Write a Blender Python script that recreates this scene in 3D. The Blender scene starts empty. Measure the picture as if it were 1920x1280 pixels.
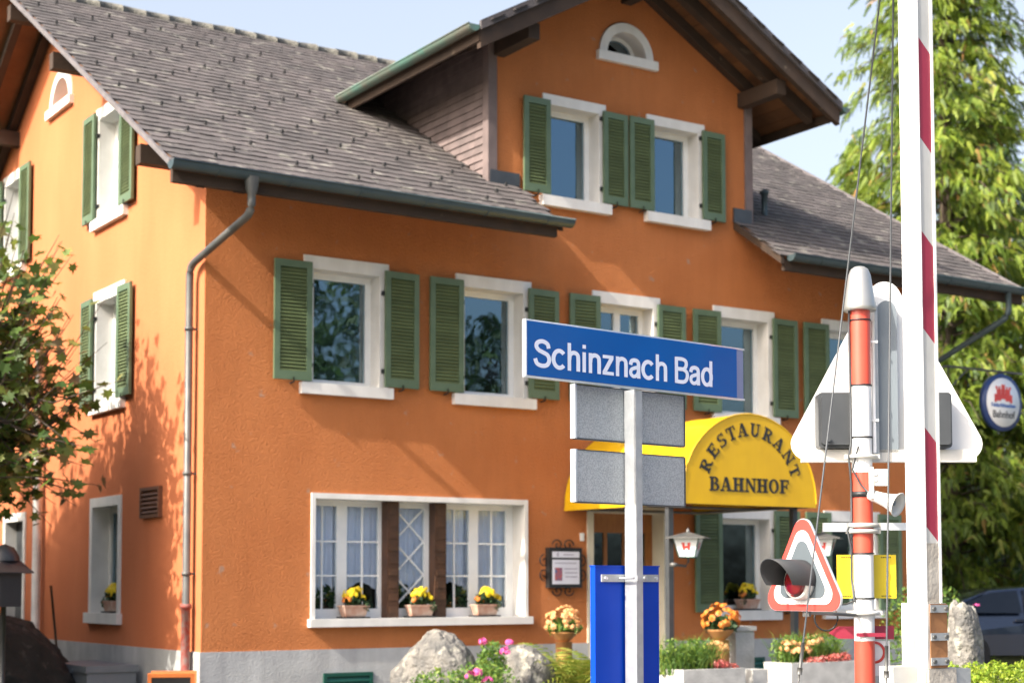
import bpy, math, random
from math import sin, cos, pi, radians as R, sqrt
from mathutils import Vector, Matrix
from mathutils.geometry import tessellate_polygon
rnd = random.Random(7)
scn = bpy.context.scene
COL = scn.collection
G = 0.35                                  # ground level
# ------------------------------------------------------------------ materials
def new_mat(name):
    m = bpy.data.materials.new(name); m.use_nodes = True
    nt = m.node_tree
    return m, nt, nt.nodes['Principled BSDF'], nt.nodes.new, nt.links.new
def rgb(c): return (c[0], c[1], c[2], 1)
def mat(name, c1, c2=None, rough=.7, scale=5, bump=0, bscale=60, metal=0, island=0, c3=None, c3scale=14, c3amt=.62,
        coat=0, trans=0, stretch=(1, 1, 1), bdist=.01, spec=.5, streak=0, grit=.5):
    """Procedural surface: two tones mixed by noise, optional spots c3, optional per-island shift and bump."""
    m, nt, p, N, L = new_mat(name)
    c2 = c2 or tuple(x * .8 for x in c1)
    tc = N('ShaderNodeTexCoord'); mp = N('ShaderNodeMapping'); mp.inputs['Scale'].default_value = stretch
    L(tc.outputs['Object'], mp.inputs['Vector'])
    n = N('ShaderNodeTexNoise'); n.inputs['Scale'].default_value = scale; n.inputs['Detail'].default_value = 6
    L(mp.outputs[0], n.inputs['Vector'])
    r = N('ShaderNodeValToRGB'); r.color_ramp.elements[0].position = .35; r.color_ramp.elements[1].position = .65
    r.color_ramp.elements[0].color = rgb(c1); r.color_ramp.elements[1].color = rgb(c2)
    L(n.outputs['Fac'], r.inputs['Fac'])
    out = r.outputs['Color']
    if c3:
        n3 = N('ShaderNodeTexNoise'); n3.inputs['Scale'].default_value = c3scale; n3.inputs['Detail'].default_value = 8
        L(mp.outputs[0], n3.inputs['Vector'])
        r3 = N('ShaderNodeValToRGB'); r3.color_ramp.elements[0].position = c3amt; r3.color_ramp.elements[1].position = c3amt + .08
        L(n3.outputs['Fac'], r3.inputs['Fac'])
        mx = N('ShaderNodeMix'); mx.data_type = 'RGBA'
        L(r3.outputs['Color'], mx.inputs['Factor']); L(out, mx.inputs['A']); mx.inputs['B'].default_value = rgb(c3)
        out = mx.outputs['Result']
    if streak:
        m2 = N('ShaderNodeMapping'); m2.inputs['Scale'].default_value = (3.2, 3.2, .5); L(tc.outputs['Object'], m2.inputs['Vector'])
        ns = N('ShaderNodeTexNoise'); ns.inputs['Scale'].default_value = 1.6; ns.inputs['Detail'].default_value = 8; ns.inputs['Roughness'].default_value = .65; L(m2.outputs[0], ns.inputs['Vector'])
        mr = N('ShaderNodeMapRange'); mr.inputs['From Min'].default_value = .35; mr.inputs['From Max'].default_value = .7; mr.inputs['To Min'].default_value = 1 - streak; mr.inputs['To Max'].default_value = 1 + streak * .5
        h2 = N('ShaderNodeHueSaturation'); L(ns.outputs['Fac'], mr.inputs['Value']); L(mr.outputs[0], h2.inputs['Value']); L(out, h2.inputs['Color']); out = h2.outputs['Color']
    if island:
        g = N('ShaderNodeNewGeometry'); hs = N('ShaderNodeHueSaturation')
        mr = N('ShaderNodeMapRange'); mr.inputs['To Min'].default_value = 1 - island; mr.inputs['To Max'].default_value = 1 + island
        L(g.outputs['Random Per Island'], mr.inputs['Value']); L(mr.outputs[0], hs.inputs['Value']); L(out, hs.inputs['Color'])
        out = hs.outputs['Color']
    L(out, p.inputs['Base Color'])
    p.inputs['Roughness'].default_value = rough; p.inputs['Metallic'].default_value = metal
    p.inputs['Specular IOR Level'].default_value = spec
    if coat: p.inputs['Coat Weight'].default_value = coat
    if bump:
        nb = N('ShaderNodeTexNoise'); nb.inputs['Scale'].default_value = bscale; nb.inputs['Detail'].default_value = 4 if grit == .5 else 12; nb.inputs['Roughness'].default_value = grit
        L(mp.outputs[0], nb.inputs['Vector'])
        b = N('ShaderNodeBump'); b.inputs['Strength'].default_value = bump; b.inputs['Distance'].default_value = bdist
        hgt = nb.outputs['Fac']
        if grit != .5:                     # roughcast: rounded grains of uneven size, denser in patches
            vo = N('ShaderNodeTexVoronoi'); vo.feature = 'SMOOTH_F1'; vo.inputs['Scale'].default_value = bscale * 1.25; vo.inputs['Smoothness'].default_value = .6
            mxv = N('ShaderNodeMix'); mxv.data_type = 'VECTOR'; mxv.inputs['Factor'].default_value = .06; L(mp.outputs[0], mxv.inputs['A']); L(nb.outputs['Color'], mxv.inputs['B']); L(mxv.outputs['Result'], vo.inputs['Vector'])
            ma = N('ShaderNodeMath'); ma.operation = 'MULTIPLY_ADD'; L(vo.outputs['Distance'], ma.inputs[0]); ma.inputs[1].default_value = -.8; L(nb.outputs['Fac'], ma.inputs[2]); hgt = ma.outputs[0]
        L(hgt, b.inputs['Height']); L(b.outputs[0], p.inputs['Normal'])
    if trans:
        t = N('ShaderNodeBsdfTranslucent'); ms = N('ShaderNodeMixShader'); ms.inputs[0].default_value = trans
        L(out, t.inputs['Color']); L(p.outputs[0], ms.inputs[1]); L(t.outputs[0], ms.inputs[2])
        L(ms.outputs[0], nt.nodes['Material Output'].inputs['Surface'])
    return m
def leafmat(name, stops, trans=.35, rough=.55):
    m, nt, p, N, L = new_mat(name)
    g = N('ShaderNodeNewGeometry'); r = N('ShaderNodeValToRGB')
    e = r.color_ramp.elements
    e[0].position = stops[0][0]; e[0].color = rgb(stops[0][1]); e[1].position = stops[-1][0]; e[1].color = rgb(stops[-1][1])
    for s in stops[1:-1]:
        q = e.new(s[0]); q.color = rgb(s[1])
    L(g.outputs['Random Per Island'], r.inputs['Fac']); L(r.outputs['Color'], p.inputs['Base Color'])
    p.inputs['Roughness'].default_value = rough
    t = N('ShaderNodeBsdfTranslucent'); ms = N('ShaderNodeMixShader'); ms.inputs[0].default_value = trans
    L(r.outputs['Color'], t.inputs['Color']); L(p.outputs[0], ms.inputs[1]); L(t.outputs[0], ms.inputs[2])
    L(ms.outputs[0], nt.nodes['Material Output'].inputs['Surface'])
    return m
def glassmat(name, tint=(.8, .86, .88), ior=2.7):
    m, nt, p, N, L = new_mat(name)
    fr = N('ShaderNodeFresnel'); fr.inputs['IOR'].default_value = ior
    n = N('ShaderNodeTexNoise'); n.inputs['Scale'].default_value = 2.5
    tc = N('ShaderNodeTexCoord'); L(tc.outputs['Object'], n.inputs['Vector'])
    b = N('ShaderNodeBump'); b.inputs['Strength'].default_value = .12; b.inputs['Distance'].default_value = .02; L(n.outputs['Fac'], b.inputs['Height'])
    gl = N('ShaderNodeBsdfGlossy'); gl.inputs['Roughness'].default_value = .015; gl.inputs['Color'].default_value = (.66, .88, 1, 1); L(b.outputs[0], gl.inputs['Normal'])
    tr = N('ShaderNodeBsdfTransparent'); tr.inputs['Color'].default_value = rgb(tint)
    ms = N('ShaderNodeMixShader'); L(fr.outputs[0], ms.inputs[0]); L(tr.outputs[0], ms.inputs[1]); L(gl.outputs[0], ms.inputs[2])
    L(ms.outputs[0], nt.nodes['Material Output'].inputs['Surface'])
    return m
M = {}
M['stucco'] = mat('orange_stucco', (.63, .222, .074), (.56, .186, .059), .9, 1.1, .85, 45, c3=(.50, .28, .18), c3scale=6.5, c3amt=.655, bdist=.030, grit=.62, spec=.25, streak=.06)
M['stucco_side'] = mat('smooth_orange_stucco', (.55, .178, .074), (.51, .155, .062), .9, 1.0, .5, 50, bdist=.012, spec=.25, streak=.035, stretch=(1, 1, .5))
M['plinth'] = mat('pale_grey_render', (.46, .46, .45), (.37, .37, .37), .9, 2.5, .5, 40, bdist=.012, streak=.16)
M['stone'] = mat('white_stone', (.74, .72, .68), (.66, .64, .60), .75, 4, .15, 40, streak=.07)
M['pvc'] = mat('white_window_frame', (.80, .80, .77), (.74, .74, .72), .35, 6)
M['glass'] = glassmat('window_glass', (.97, .99, 1), 2.9)
M['glass2'] = glassmat('clear_window_glass', (.99, .99, 1), 1.36)
M['curtain'] = mat('white_curtain', (.86, .90, .97), (.76, .81, .90), .9, 9, trans=.12, stretch=(1, 1, .2))
M['shutter'] = mat('green_paint', (.105, .155, .088), (.082, .128, .070), .5, 6, .1, 60)
M['slat'] = mat('olive_green_paint', (.120, .155, .066), (.10, .132, .055), .55, 6, island=.15)
M['tile'] = mat('weathered_roof_tiles', (.100, .085, .083), (.066, .058, .057), .9, 2.2, .6, 26, island=.14, c3=(.19, .178, .155), c3scale=5.0, c3amt=.59, bdist=.01)
M['tile2'] = mat('dark_slate_shingles', (.085, .075, .076), (.06, .052, .054), .9, 3, .4, 30, island=.12, bdist=.01)
M['cheek'] = mat('brown_purple_cladding', (.165, .125, .118), (.12, .092, .088), .85, 5, .2, 30, island=.12)
M['wood'] = mat('dark_weathered_wood', (.052, .030, .018), (.036, .022, .014), .85, 4, .3, 20, stretch=(1, 1, 1), c3=(.11, .08, .055), c3scale=6, c3amt=.66)
M['wood2'] = mat('brown_soffit_boards', (.17, .072, .026), (.12, .05, .018), .85, 3, .3, 20, island=.14)
M['post'] = mat('carved_brown_wood', (.075, .032, .014), (.05, .022, .010), .6, 8, .3, 20)
M['gutter'] = mat('blue_grey_gutter_metal', (.045, .070, .080), (.06, .085, .09), .45, 4, metal=.3)
M['copper'] = mat('green_copper_gutter', (.10, .20, .16), (.16, .15, .12), .5, 3, metal=.3)
M['zinc'] = mat('grey_zinc_pipe', (.14, .135, .125), (.09, .095, .095), .5, 5, metal=.4)
M['rustpipe'] = mat('flaking_red_pipe', (.28, .05, .035), (.22, .17, .15), .7, 14)
M['galv'] = mat('galvanised_steel', (.46, .48, .49), (.38, .40, .42), .42, 18, .1, 40, metal=.5)
M['speckle'] = mat('speckled_galvanised_sheet', (.44, .47, .49), (.28, .305, .32), .6, 140, .1, 90, metal=.1)
M['alu'] = mat('bright_aluminium', (.72, .75, .80), (.66, .69, .74), .3, 6, metal=.6)
M['dark'] = mat('black_metal', (.012, .013, .015), (.02, .02, .02), .5, 6)
M['graymetal'] = mat('dark_grey_metal', (.05, .055, .06), (.065, .07, .075), .45, 6, metal=.2)
M['blue'] = mat('blue_enamel', (.0, .092, .36), (.0, .082, .33), .32, 3, spec=.25)
M['blue2'] = mat('cobalt_blue_paint', (.0, .045, .42), (.0, .04, .38), .4, 3, spec=.2)
M['cap_reflection'] = mat('lilac_painted_reflection', (.20, .21, .38), (.18, .19, .35), .25, 10)  # lilac tone painted in for the reflection at the sign's right end
M['lettering'] = mat('pale_sign_lettering', (.72, .77, .90), (.70, .75, .88), .4, 3)
M['white'] = mat('white_paint', (.80, .80, .79), (.74, .74, .73), .4, 3, .05, 30, coat=.2)
M['dirtywhite'] = mat('dirty_white_paint', (.66, .65, .61), (.52, .51, .47), .45, 5)
M['red'] = mat('crimson_film', (.30, .022, .05), (.26, .02, .045), .45, 3)
M['coral'] = mat('coral_red_paint', (.62, .085, .05), (.54, .07, .042), .38, 4, coat=.2)
M['signred'] = mat('sign_red', (.62, .06, .045), (.56, .05, .04), .4, 4)
M['grey'] = mat('blue_grey_sign_face', (.20, .235, .26), (.18, .21, .235), .5, 4)
M['field'] = mat('grey_signal_field', (.085, .105, .12), (.075, .095, .11), .55, 4)
M['concrete'] = mat('rough_concrete', (.42, .39, .34), (.30, .27, .23), .9, 9, .5, 50, c3=(.18, .10, .05), c3scale=5, c3amt=.62)
M['rust'] = mat('rusty_steel_plate', (.28, .13, .05), (.20, .09, .035), .7, 9, .3, 30)
M['planter'] = mat('pale_concrete_planter', (.48, .47, .44), (.36, .35, .33), .9, 6, .5, 45, bdist=.01)
M['yellow'] = mat('yellow_awning_vinyl', (.66, .395, .005), (.60, .35, .005), .42, 1.6, .25, 3, coat=.15, bdist=.03, streak=.05)
M['yellowp'] = mat('yellow_plate', (.72, .55, .02), (.66, .5, .02), .45, 3)
M['black'] = mat('black_lettering', (.012, .012, .012), (.02, .02, .02), .5, 3)
M['door'] = mat('warm_brown_door', (.34, .135, .035), (.27, .10, .026), .45, 5, stretch=(6, 6, 1))
M['cream'] = mat('cream_door_frame', (.62, .58, .46), (.55, .51, .41), .7, 4)
M['terracotta'] = mat('weathered_terracotta', (.42, .22, .15), (.52, .38, .30), .85, 10, .2, 40)
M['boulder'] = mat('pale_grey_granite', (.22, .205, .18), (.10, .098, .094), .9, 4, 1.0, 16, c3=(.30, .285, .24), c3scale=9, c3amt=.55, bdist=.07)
M['darkstone'] = mat('shade_darkened_stone', (.028, .027, .022), (.015, .016, .013), .95, 4, .8, 12, c3=(.06, .055, .045), c3scale=9, c3amt=.6, bdist=.05)  # dark stone, colour lowered to near black to deepen the corner's shade
M['bark'] = mat('grey_brown_bark', (.10, .075, .055), (.07, .05, .038), .95, 8, .6, 14, stretch=(1, 1, .25), bdist=.03)
M['log'] = mat('orange_wood_log', (.40, .19, .06), (.30, .13, .04), .7, 8, stretch=(1, 1, .3))
M['soil'] = mat('dark_soil', (.04, .028, .018), (.03, .02, .014), .95, 20, .5, 40)
M['ground'] = mat('pale_asphalt', (.16, .155, .15), (.12, .12, .115), .9, 3, .4, 90)
M['grass'] = mat('grass_ground', (.06, .085, .02), (.09, .09, .03), .95, 2, .6, 50)
M['carpaint'] = mat('dark_blue_car_paint', (.010, .018, .040), (.012, .02, .044), .2, 2, coat=1)
M['carglass'] = mat('dark_car_glass', (.010, .013, .016), (.012, .015, .018), .05, 2)
M['rubber'] = mat('tyre_rubber', (.015, .015, .015), (.02, .02, .02), .8, 8)
M['boxgrey'] = mat('blue_grey_plastic', (.16, .18, .20), (.14, .16, .18), .5, 4)
M['orangewood'] = mat('orange_stained_wood', (.55, .16, .035), (.45, .12, .03), .5, 6)
M['basevent'] = mat('dark_green_enamel', (.008, .07, .05), (.007, .06, .042), .4, 4)
M['brownvent'] = mat('brown_grille', (.14, .055, .025), (.11, .045, .02), .6, 4)
M['frost'] = mat('frosted_lantern_glass', (.78, .80, .80), (.72, .75, .76), .3, 3)
M['paper'] = mat('printed_paper', (.72, .72, .78), (.66, .66, .72), .7, 3)
M['blurink'] = mat('grey_print', (.35, .33, .40), (.45, .43, .5), .7, 30)
M['photoink'] = mat('colour_print', (.10, .12, .25), (.45, .10, .08), .6, 22)
M['maple'] = leafmat('maple_leaves', [(0, (.045, .095, .018)), (.35, (.095, .165, .028)), (.62, (.17, .24, .04)), (.84, (.22, .22, .08)), (.95, (.23, .18, .10)), (1, (.34, .36, .09))], .42)
M['thuja'] = leafmat('conifer_sprays', [(0, (.05, .10, .012)), (.3, (.12, .19, .02)), (.7, (.22, .30, .03)), (.95, (.30, .36, .05)), (.985, (.36, .20, .06)), (1, (.38, .20, .08))], .35)
M['thuja2'] = leafmat('dark_conifer_sprays', [(0, (.018, .05, .014)), (.6, (.035, .085, .02)), (1, (.07, .13, .03))], .2)
M['leafy'] = leafmat('fresh_green_leaves', [(0, (.05, .12, .02)), (.6, (.13, .24, .04)), (1, (.28, .36, .06))], .35)
M['hedge'] = leafmat('yellow_green_hedge_leaves', [(0, (.12, .20, .015)), (.5, (.28, .40, .03)), (1, (.42, .48, .06))], .35)
M['fern'] = leafmat('fern_fronds', [(0, (.12, .20, .03)), (.6, (.30, .36, .05)), (1, (.48, .42, .10))], .4)
M['potleaf'] = leafmat('dark_pot_leaves', [(0, (.012, .035, .010)), (1, (.04, .09, .025))], .15)
M['yel'] = leafmat('yellow_blossoms', [(0, (.75, .50, .01)), (1, (.85, .70, .02))], .2)
M['org'] = leafmat('orange_blossoms', [(0, (.62, .16, .02)), (1, (.75, .28, .04))], .2)
M['pea'] = leafmat('peach_blossoms', [(0, (.72, .30, .10)), (1, (.85, .52, .24))], .2)
M['pin'] = leafmat('pink_blossoms', [(0, (.62, .05, .25)), (1, (.80, .16, .42))], .2)
M['redf'] = leafmat('red_pink_leaves', [(0, (.40, .06, .06)), (.6, (.60, .16, .12)), (1, (.70, .35, .30))], .2)

# ------------------------------------------------------------------ mesh builder
class MB:
    def __init__(s): s.v = []; s.f = []; s.m = []; s.sm = []
    def add(s, vs, fs, mi=0, smooth=False):
        o = len(s.v); s.v += [tuple(p) for p in vs]
        for f in fs: s.f.append(tuple(i + o for i in f)); s.m.append(mi); s.sm.append(smooth)
        return s
    def box(s, x0, x1, y0, y1, z0, z1, mi=0, mtx=None):
        v = [(x, y, z) for z in (z0, z1) for y in (y0, y1) for x in (x0, x1)]
        if mtx is not None: v = [mtx @ Vector(p) for p in v]
        return s.add(v, [(0, 2, 3, 1), (4, 5, 7, 6), (0, 1, 5, 4), (2, 6, 7, 3), (0, 4, 6, 2), (1, 3, 7, 5)], mi)
    def prism(s, poly, fn, t0, t1, mi=0):
        """poly 2D extruded between t0 and t1; fn(a,b,t)->3D"""
        n = len(poly)
        v = [fn(a, b, t0) for a, b in poly] + [fn(a, b, t1) for a, b in poly]
        tri = tessellate_polygon([[Vector((a, b, 0)) for a, b in poly]])
        f = [tuple(t) for t in tri] + [tuple(i + n for i in reversed(t)) for t in tri]
        f += [(i, (i + 1) % n, (i + 1) % n + n, i + n) for i in range(n)]
        return s.add(v, f, mi)
    def tube(s, pts, r, n=10, mi=0, caps=True, smooth=True):
        pts = [Vector(p) for p in pts]; rs = r if isinstance(r, (list, tuple)) else [r] * len(pts)
        vs = []; fs = []
        for i, p in enumerate(pts):
            d = (pts[min(i + 1, len(pts) - 1)] - pts[max(i - 1, 0)]).normalized()
            a = d.cross(Vector((0, 0, 1)) if abs(d.z) < .9 else Vector((1, 0, 0))).normalized(); b = d.cross(a)
            for k in range(n):
                t = 2 * pi * k / n; vs.append(p + (a * cos(t) + b * sin(t)) * rs[i])
        for i in range(len(pts) - 1):
            for k in range(n):
                fs.append((i * n + k, i * n + (k + 1) % n, (i + 1) * n + (k + 1) % n, (i + 1) * n + k))
        s.add(vs, fs, mi, smooth)
        if caps:
            o = len(s.v) - len(vs)
            s.f.append(tuple(o + k for k in range(n))); s.m.append(mi); s.sm.append(False)
            s.f.append(tuple(o + (len(pts) - 1) * n + k for k in reversed(range(n)))); s.m.append(mi); s.sm.append(False)
        return s
    def lathe(s, prof, c=(0, 0, 0), n=24, mi=0, mtx=None):
        vs = []; fs = []
        for r, z in prof:
            for k in range(n):
                t = 2 * pi * k / n; p = Vector((r * cos(t), r * sin(t), z))
                if mtx is not None: p = mtx @ p
                vs.append(p + Vector(c))
        for i in range(len(prof) - 1):
            for k in range(n): fs.append((i * n + k, i * n + (k + 1) % n, (i + 1) * n + (k + 1) % n, (i + 1) * n + k))
        return s.add(vs, fs, mi, True)
    def build(s, name, mats, parent=None, loc=(0, 0, 0), rz=0):
        me = bpy.data.meshes.new(name); me.from_pydata(s.v, [], s.f)
        for m in (mats if isinstance(mats, (list, tuple)) else [mats]): me.materials.append(M[m] if isinstance(m, str) else m)
        me.polygons.foreach_set('material_index', s.m); me.polygons.foreach_set('use_smooth', s.sm); me.update()
        o = bpy.data.objects.new(name, me); COL.objects.link(o); o.location = loc; o.rotation_euler = (0, 0, rz)
        if parent is not None: o.parent = parent
        return o
def tag(o, label=None, cat=None, group=None, kind=None):
    if label: o['label'] = label
    if cat: o['category'] = cat
    if group: o['group'] = group
    if kind: o['kind'] = kind
    return o
def empty(name, loc, rz, label, cat, group=None):
    o = bpy.data.objects.new(name, None); COL.objects.link(o); o.location = loc; o.rotation_euler = (0, 0, rz); o.empty_display_size = .3
    return tag(o, label, cat, group)
def copy_tree(o, parent=None):
    c = o.copy(); COL.objects.link(c); c.parent = parent
    for ch in [x for x in bpy.data.objects if x.parent == o]: copy_tree(ch, c)
    return c
XY = lambda a, b, t: (a, t, b)          # prism in xz plane, depth = y
YZ = lambda a, b, t: (t, a, b)          # prism in yz plane, depth = x
XYZ = lambda a, b, t: (a, b, t)
def text_mb(body, size, fn, depth, mi=0, bold=0, spacing=1, align='LEFT', sx=1):
    cu = bpy.data.curves.new('t', 'FONT'); cu.body = body; cu.size = size; cu.offset = bold; cu.space_character = spacing
    cu.align_x = align; cu.resolution_u = 6
    ob = bpy.data.objects.new('t', cu); COL.objects.link(ob)
    dg = bpy.context.evaluated_depsgraph_get(); dg.update()
    me = bpy.data.meshes.new_from_object(ob.evaluated_get(dg))
    vs = [(v.co.x * sx, v.co.y) for v in me.vertices]; fs = [tuple(p.vertices) for p in me.polygons]
    bpy.data.objects.remove(ob); bpy.data.curves.remove(cu)
    bpy.data.meshes.remove(me)
    n = len(vs); ed = {}
    for f in fs:
        for i in range(len(f)):
            e = (f[i], f[(i + 1) % len(f)]); ed[e] = 1
    mb = MB(); V = [fn(x, y, 0) for x, y in vs] + [fn(x, y, depth) for x, y in vs]
    F = [tuple(i + n for i in f) for f in fs]
    for (a, b) in ed:
        if (b, a) not in ed: F.append((a, b, b + n, a + n))
    mb.add(V, F, mi)
    return mb, vs

# ------------------------------------------------------------------ camera, sun, sky
YAW, PIT = .58221, .0616
cd = bpy.data.cameras.new('camera'); cam = bpy.data.objects.new('camera', cd); COL.objects.link(cam); scn.camera = cam
cam.location = (-6.8209, -16.4979, 1.7662)
cam.rotation_euler = (pi / 2 + PIT, .0007, -YAW)
cd.sensor_width = 36; cd.lens = 3015.76 / 1920 * 36; cd.shift_y = 271.4 / 1920; cd.clip_start = .1; cd.clip_end = 2000
cd.dof.use_dof = True; cd.dof.focus_distance = 7.9; cd.dof.aperture_fstop = 3.2
SUN = Vector((-1, -.12, .79)).normalized()
sd = bpy.data.lights.new('sun', 'SUN'); so = bpy.data.objects.new('sun', sd); COL.objects.link(so)
sd.energy = 3.5; sd.angle = R(.55); sd.color = (1, .93, .82)
so.rotation_euler = SUN.to_track_quat('Z', 'Y').to_euler(); so.location = (-30, -5, 25)
w = bpy.data.worlds.new('World'); scn.world = w; w.use_nodes = True
sky = w.node_tree.nodes.new('ShaderNodeTexSky'); sky.sky_type = 'NISHITA'; sky.sun_disc = False
sky.sun_elevation = math.asin(SUN.z); sky.sun_rotation = math.atan2(SUN.x, SUN.y); sky.altitude = 300; sky.air_density = 1.0; sky.dust_density = 8.0; sky.ozone_density = 1.2
sky_sat = w.node_tree.nodes.new('ShaderNodeHueSaturation'); _n = w.node_tree.nodes.new; _l = w.node_tree.links.new; _tc = _n('ShaderNodeTexCoord'); _sx = _n('ShaderNodeSeparateXYZ'); _mr = _n('ShaderNodeMapRange')
_l(_tc.outputs['Generated'], _sx.inputs[0]); _l(_sx.outputs['Y'], _mr.inputs['Value'])
_mr.inputs['From Min'].default_value = -.5; _mr.inputs['From Max'].default_value = .3; _mr.inputs['To Min'].default_value = 1.15; _mr.inputs['To Max'].default_value = .58
_l(_mr.outputs[0], sky_sat.inputs['Saturation'])      # sky colour adjusted by direction: paler behind the house, bluer where panes reflect
w.node_tree.links.new(sky.outputs[0], sky_sat.inputs['Color']); w.node_tree.links.new(sky_sat.outputs[0], w.node_tree.nodes['Background'].inputs[0])
w.node_tree.nodes['Background'].inputs[1].default_value = .15
vs_ = scn.view_settings; vs_.view_transform = 'Standard'; vs_.look = 'None'; vs_.exposure = 1.3; vs_.gamma = 1
scn.cycles.max_bounces = 8; scn.cycles.transparent_max_bounces = 16

# ------------------------------------------------------------------ ground
mb = MB(); mb.add([(-400, -400, G), (400, -400, G), (400, 400, G), (-400, 400, G)], [(0, 1, 2, 3)])
tag(mb.build('ground', 'grass'), kind='structure')
mb = MB(); mb.add([(-60, -40, G + .004), (60, -40, G + .004), (60, -.4, G + .004), (-60, -.4, G + .004)], [(0, 1, 2, 3)])
tag(mb.build('forecourt', 'ground'), kind='structure')

# ------------------------------------------------------------------ the house
HX, HY = 11.45, 10.5                      # footprint
KR = .605; OY = 1.12; OX = .86
def ztop(y): return 6.745 + KR * y if y < HY / 2 else 6.745 + KR * (HY - y)
RT = .17                                  # roof thickness (vertical)
house = empty('restaurant_building', (0, 0, G), 0, 'orange stucco restaurant house with green louvred shutters and brown tiled roof', 'building')
house.location = (0, 0, 0)
DX0, DX1, DXC = 3.72, 7.96, 5.84
KD = .56; DZ = 8.25; DE = 2.92; DY = 1.0   # dormer eave x distance from centre = 2.92
def dz_(x): return DZ + KD * (2.92 - abs(x - DXC))
# openings
def rect(x0, x1, z0, z1): return [(x0, z0), (x1, z0), (x1, z1), (x0, z1)]
def arch(xc, z0, r, n=20): return [(xc + r * cos(pi * i / n), z0 + r * sin(pi * i / n)) for i in range(n + 1)]
FW = []                                    # first floor windows: (outer left, outer right)
for c in (1.74, 3.768, 5.817, 7.836, 9.84): FW.append((c - .55, c + .55))
DWN = [(4.50, 5.487), (6.163, 7.150)]
GW = [(7.286, 8.387), (9.289, 10.39)]
def wall_shell(outer, holes, fn, t, name, m, parent):
    mb = MB()
    loops = [outer] + holes
    flat = [p for l in loops for p in l]
    tri = tessellate_polygon([[Vector((a, b, 0)) for a, b in l] for l in loops])
    for d in (0, t): mb.add([fn(a, b, d) for a, b in flat], [tuple(x) for x in tri])
    for l in loops:
        n = len(l); mb.add([fn(a, b, 0) for a, b in l] + [fn(a, b, t) for a, b in l], [(i, (i + 1) % n, (i + 1) % n + n, i + n) for i in range(n)])
    return mb.build(name, m, parent)
WH = 6.50
outer = [(0, G), (HX, G), (HX, WH), (DX1, WH), (DX1, dz_(DX1) - RT - .01), (DXC, dz_(DXC) - RT - .01), (DX0, dz_(DX0) - RT - .01), (DX0, WH), (0, WH)]
holes = [rect(a, b, 3.945, 5.54) for a, b in FW] + [rect(a, b, 6.535, 7.978) for a, b in DWN] + [rect(a, b, 1.30, 2.82) for a, b in GW]
holes += [rect(1.307, 4.263, 1.30, 2.822), rect(5.174, 6.50, .60, 2.80), [(p[0], p[1]) for p in arch(DXC, 8.71, .44)]]
wall_shell(outer, holes, lambda a, b, d: (a, d, b), .30, 'front_wall', 'stucco', house)
ygl = lambda y: ztop(y) - RT - .01
outer = [(.301, G), (HY - .3, G), (HY - .3, ygl(HY - .3)), (HY / 2, ygl(HY / 2)), (.301, ygl(.301))]
SW = [(2.50, 3.64), (6.72, 7.86)]
holes = [rect(a, b, 3.945, 5.53) for a, b in SW] + [rect(a, b, 6.33, 7.92) for a, b in SW]
holes += [rect(2.52, 3.66, 1.30, 2.88), rect(6.45, 7.55, G + .1, 2.82), arch(5.16, 8.42, .48)]
# corner return so the front wall's edge is covered by the smooth side render
wall_shell([(.0015, G), (HY, G), (HY, ygl(HY)), (HY / 2, ygl(HY / 2)), (.0015, ygl(0))], holes, lambda a, b, d: (-.003 + d, a, b), .296, 'side_wall', 'stucco_side', house)
wall_shell([(.301, G), (HY - .301, G), (HY - .301, ygl(HY - .3)), (HY / 2, ygl(HY / 2)), (.301, ygl(.301))], [], lambda a, b, d: (HX - d, a, b), .30, 'end_wall', 'stucco_side', house)
MB().box(.301, HX, HY - .3, HY, G, WH).build('rear_wall', 'stucco', house)
# floors inside
mb = MB()
for z in (1.0, 3.3, 5.9): mb.box(.31, HX - .31, .31, HY - .31, z, z + .2)
mb.box(.32, HX - .32, 3.4, 3.5, 1.2, 3.3).box(.32, HX - .32, 3.4, 3.5, 3.5, 5.9)
mb.build('floor_slab', 'soil', house)
# plinth
mb = MB(); mb.box(-.022, 5.172, -.022, -.001, G, 1.047).box(6.502, HX + .02, -.022, -.001, G, 1.047)
mb.box(-.022, -.004, -.001, 6.44, G, 1.047).box(-.022, -.004, 7.56, HY, G, 1.047)
mb.build('plinth', 'plinth', house)
# dormer cheeks (clad side walls)
def clad(x, sgn, name):
    mb = MB(); h = .098; z = 6.55; k = 0
    while z < 8.6:
        # from y=0.0 to where it meets the main roof / dormer soffit
        y1 = min(3.2, (z + h - 6.745) / KR + .3)
        y = 0.0
        zt = min(z + h, dz_(x) - RT)
        if zt > z:
            while y < y1:
                L = .33; yy = min(y + L, y1)
                mb.add([(x + sgn * .030, y + .002, z), (x + sgn * .030, yy - .002, z), (x + sgn * .012, yy - .002, zt), (x + sgn * .012, y + .002, zt),
                        (x, y + .002, z), (x, yy - .002, z)], [(0, 1, 2, 3) if sgn < 0 else (3, 2, 1, 0), (0, 4, 5, 1), (0, 3, 4), (1, 5, 2)])
                y += L
        z += h; k += 1
    mb.box(min(x, x - sgn * .2), max(x, x - sgn * .2), .301, 3.2, 6.5, dz_(x) - RT - .01)
    return mb.build(name, 'cheek', house)
clad(DX0, -1, 'dormer_cheek'); clad(DX1, 1, 'dormer_cheek')
for x0, x1 in ((DX0 - .045, DX0 + .085), (DX1 - .085, DX1 + .045)):
    MB().box(x0, x1, -.03, -.001, 6.72, dz_(x0) - .15).box(*( (x0, DX0 - .001) if x0 < DXC else (DX1 + .001, x1) ), -.001, .1, 6.72, dz_(x0) - .15).build('dormer_corner_board', 'cheek', house)

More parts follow.
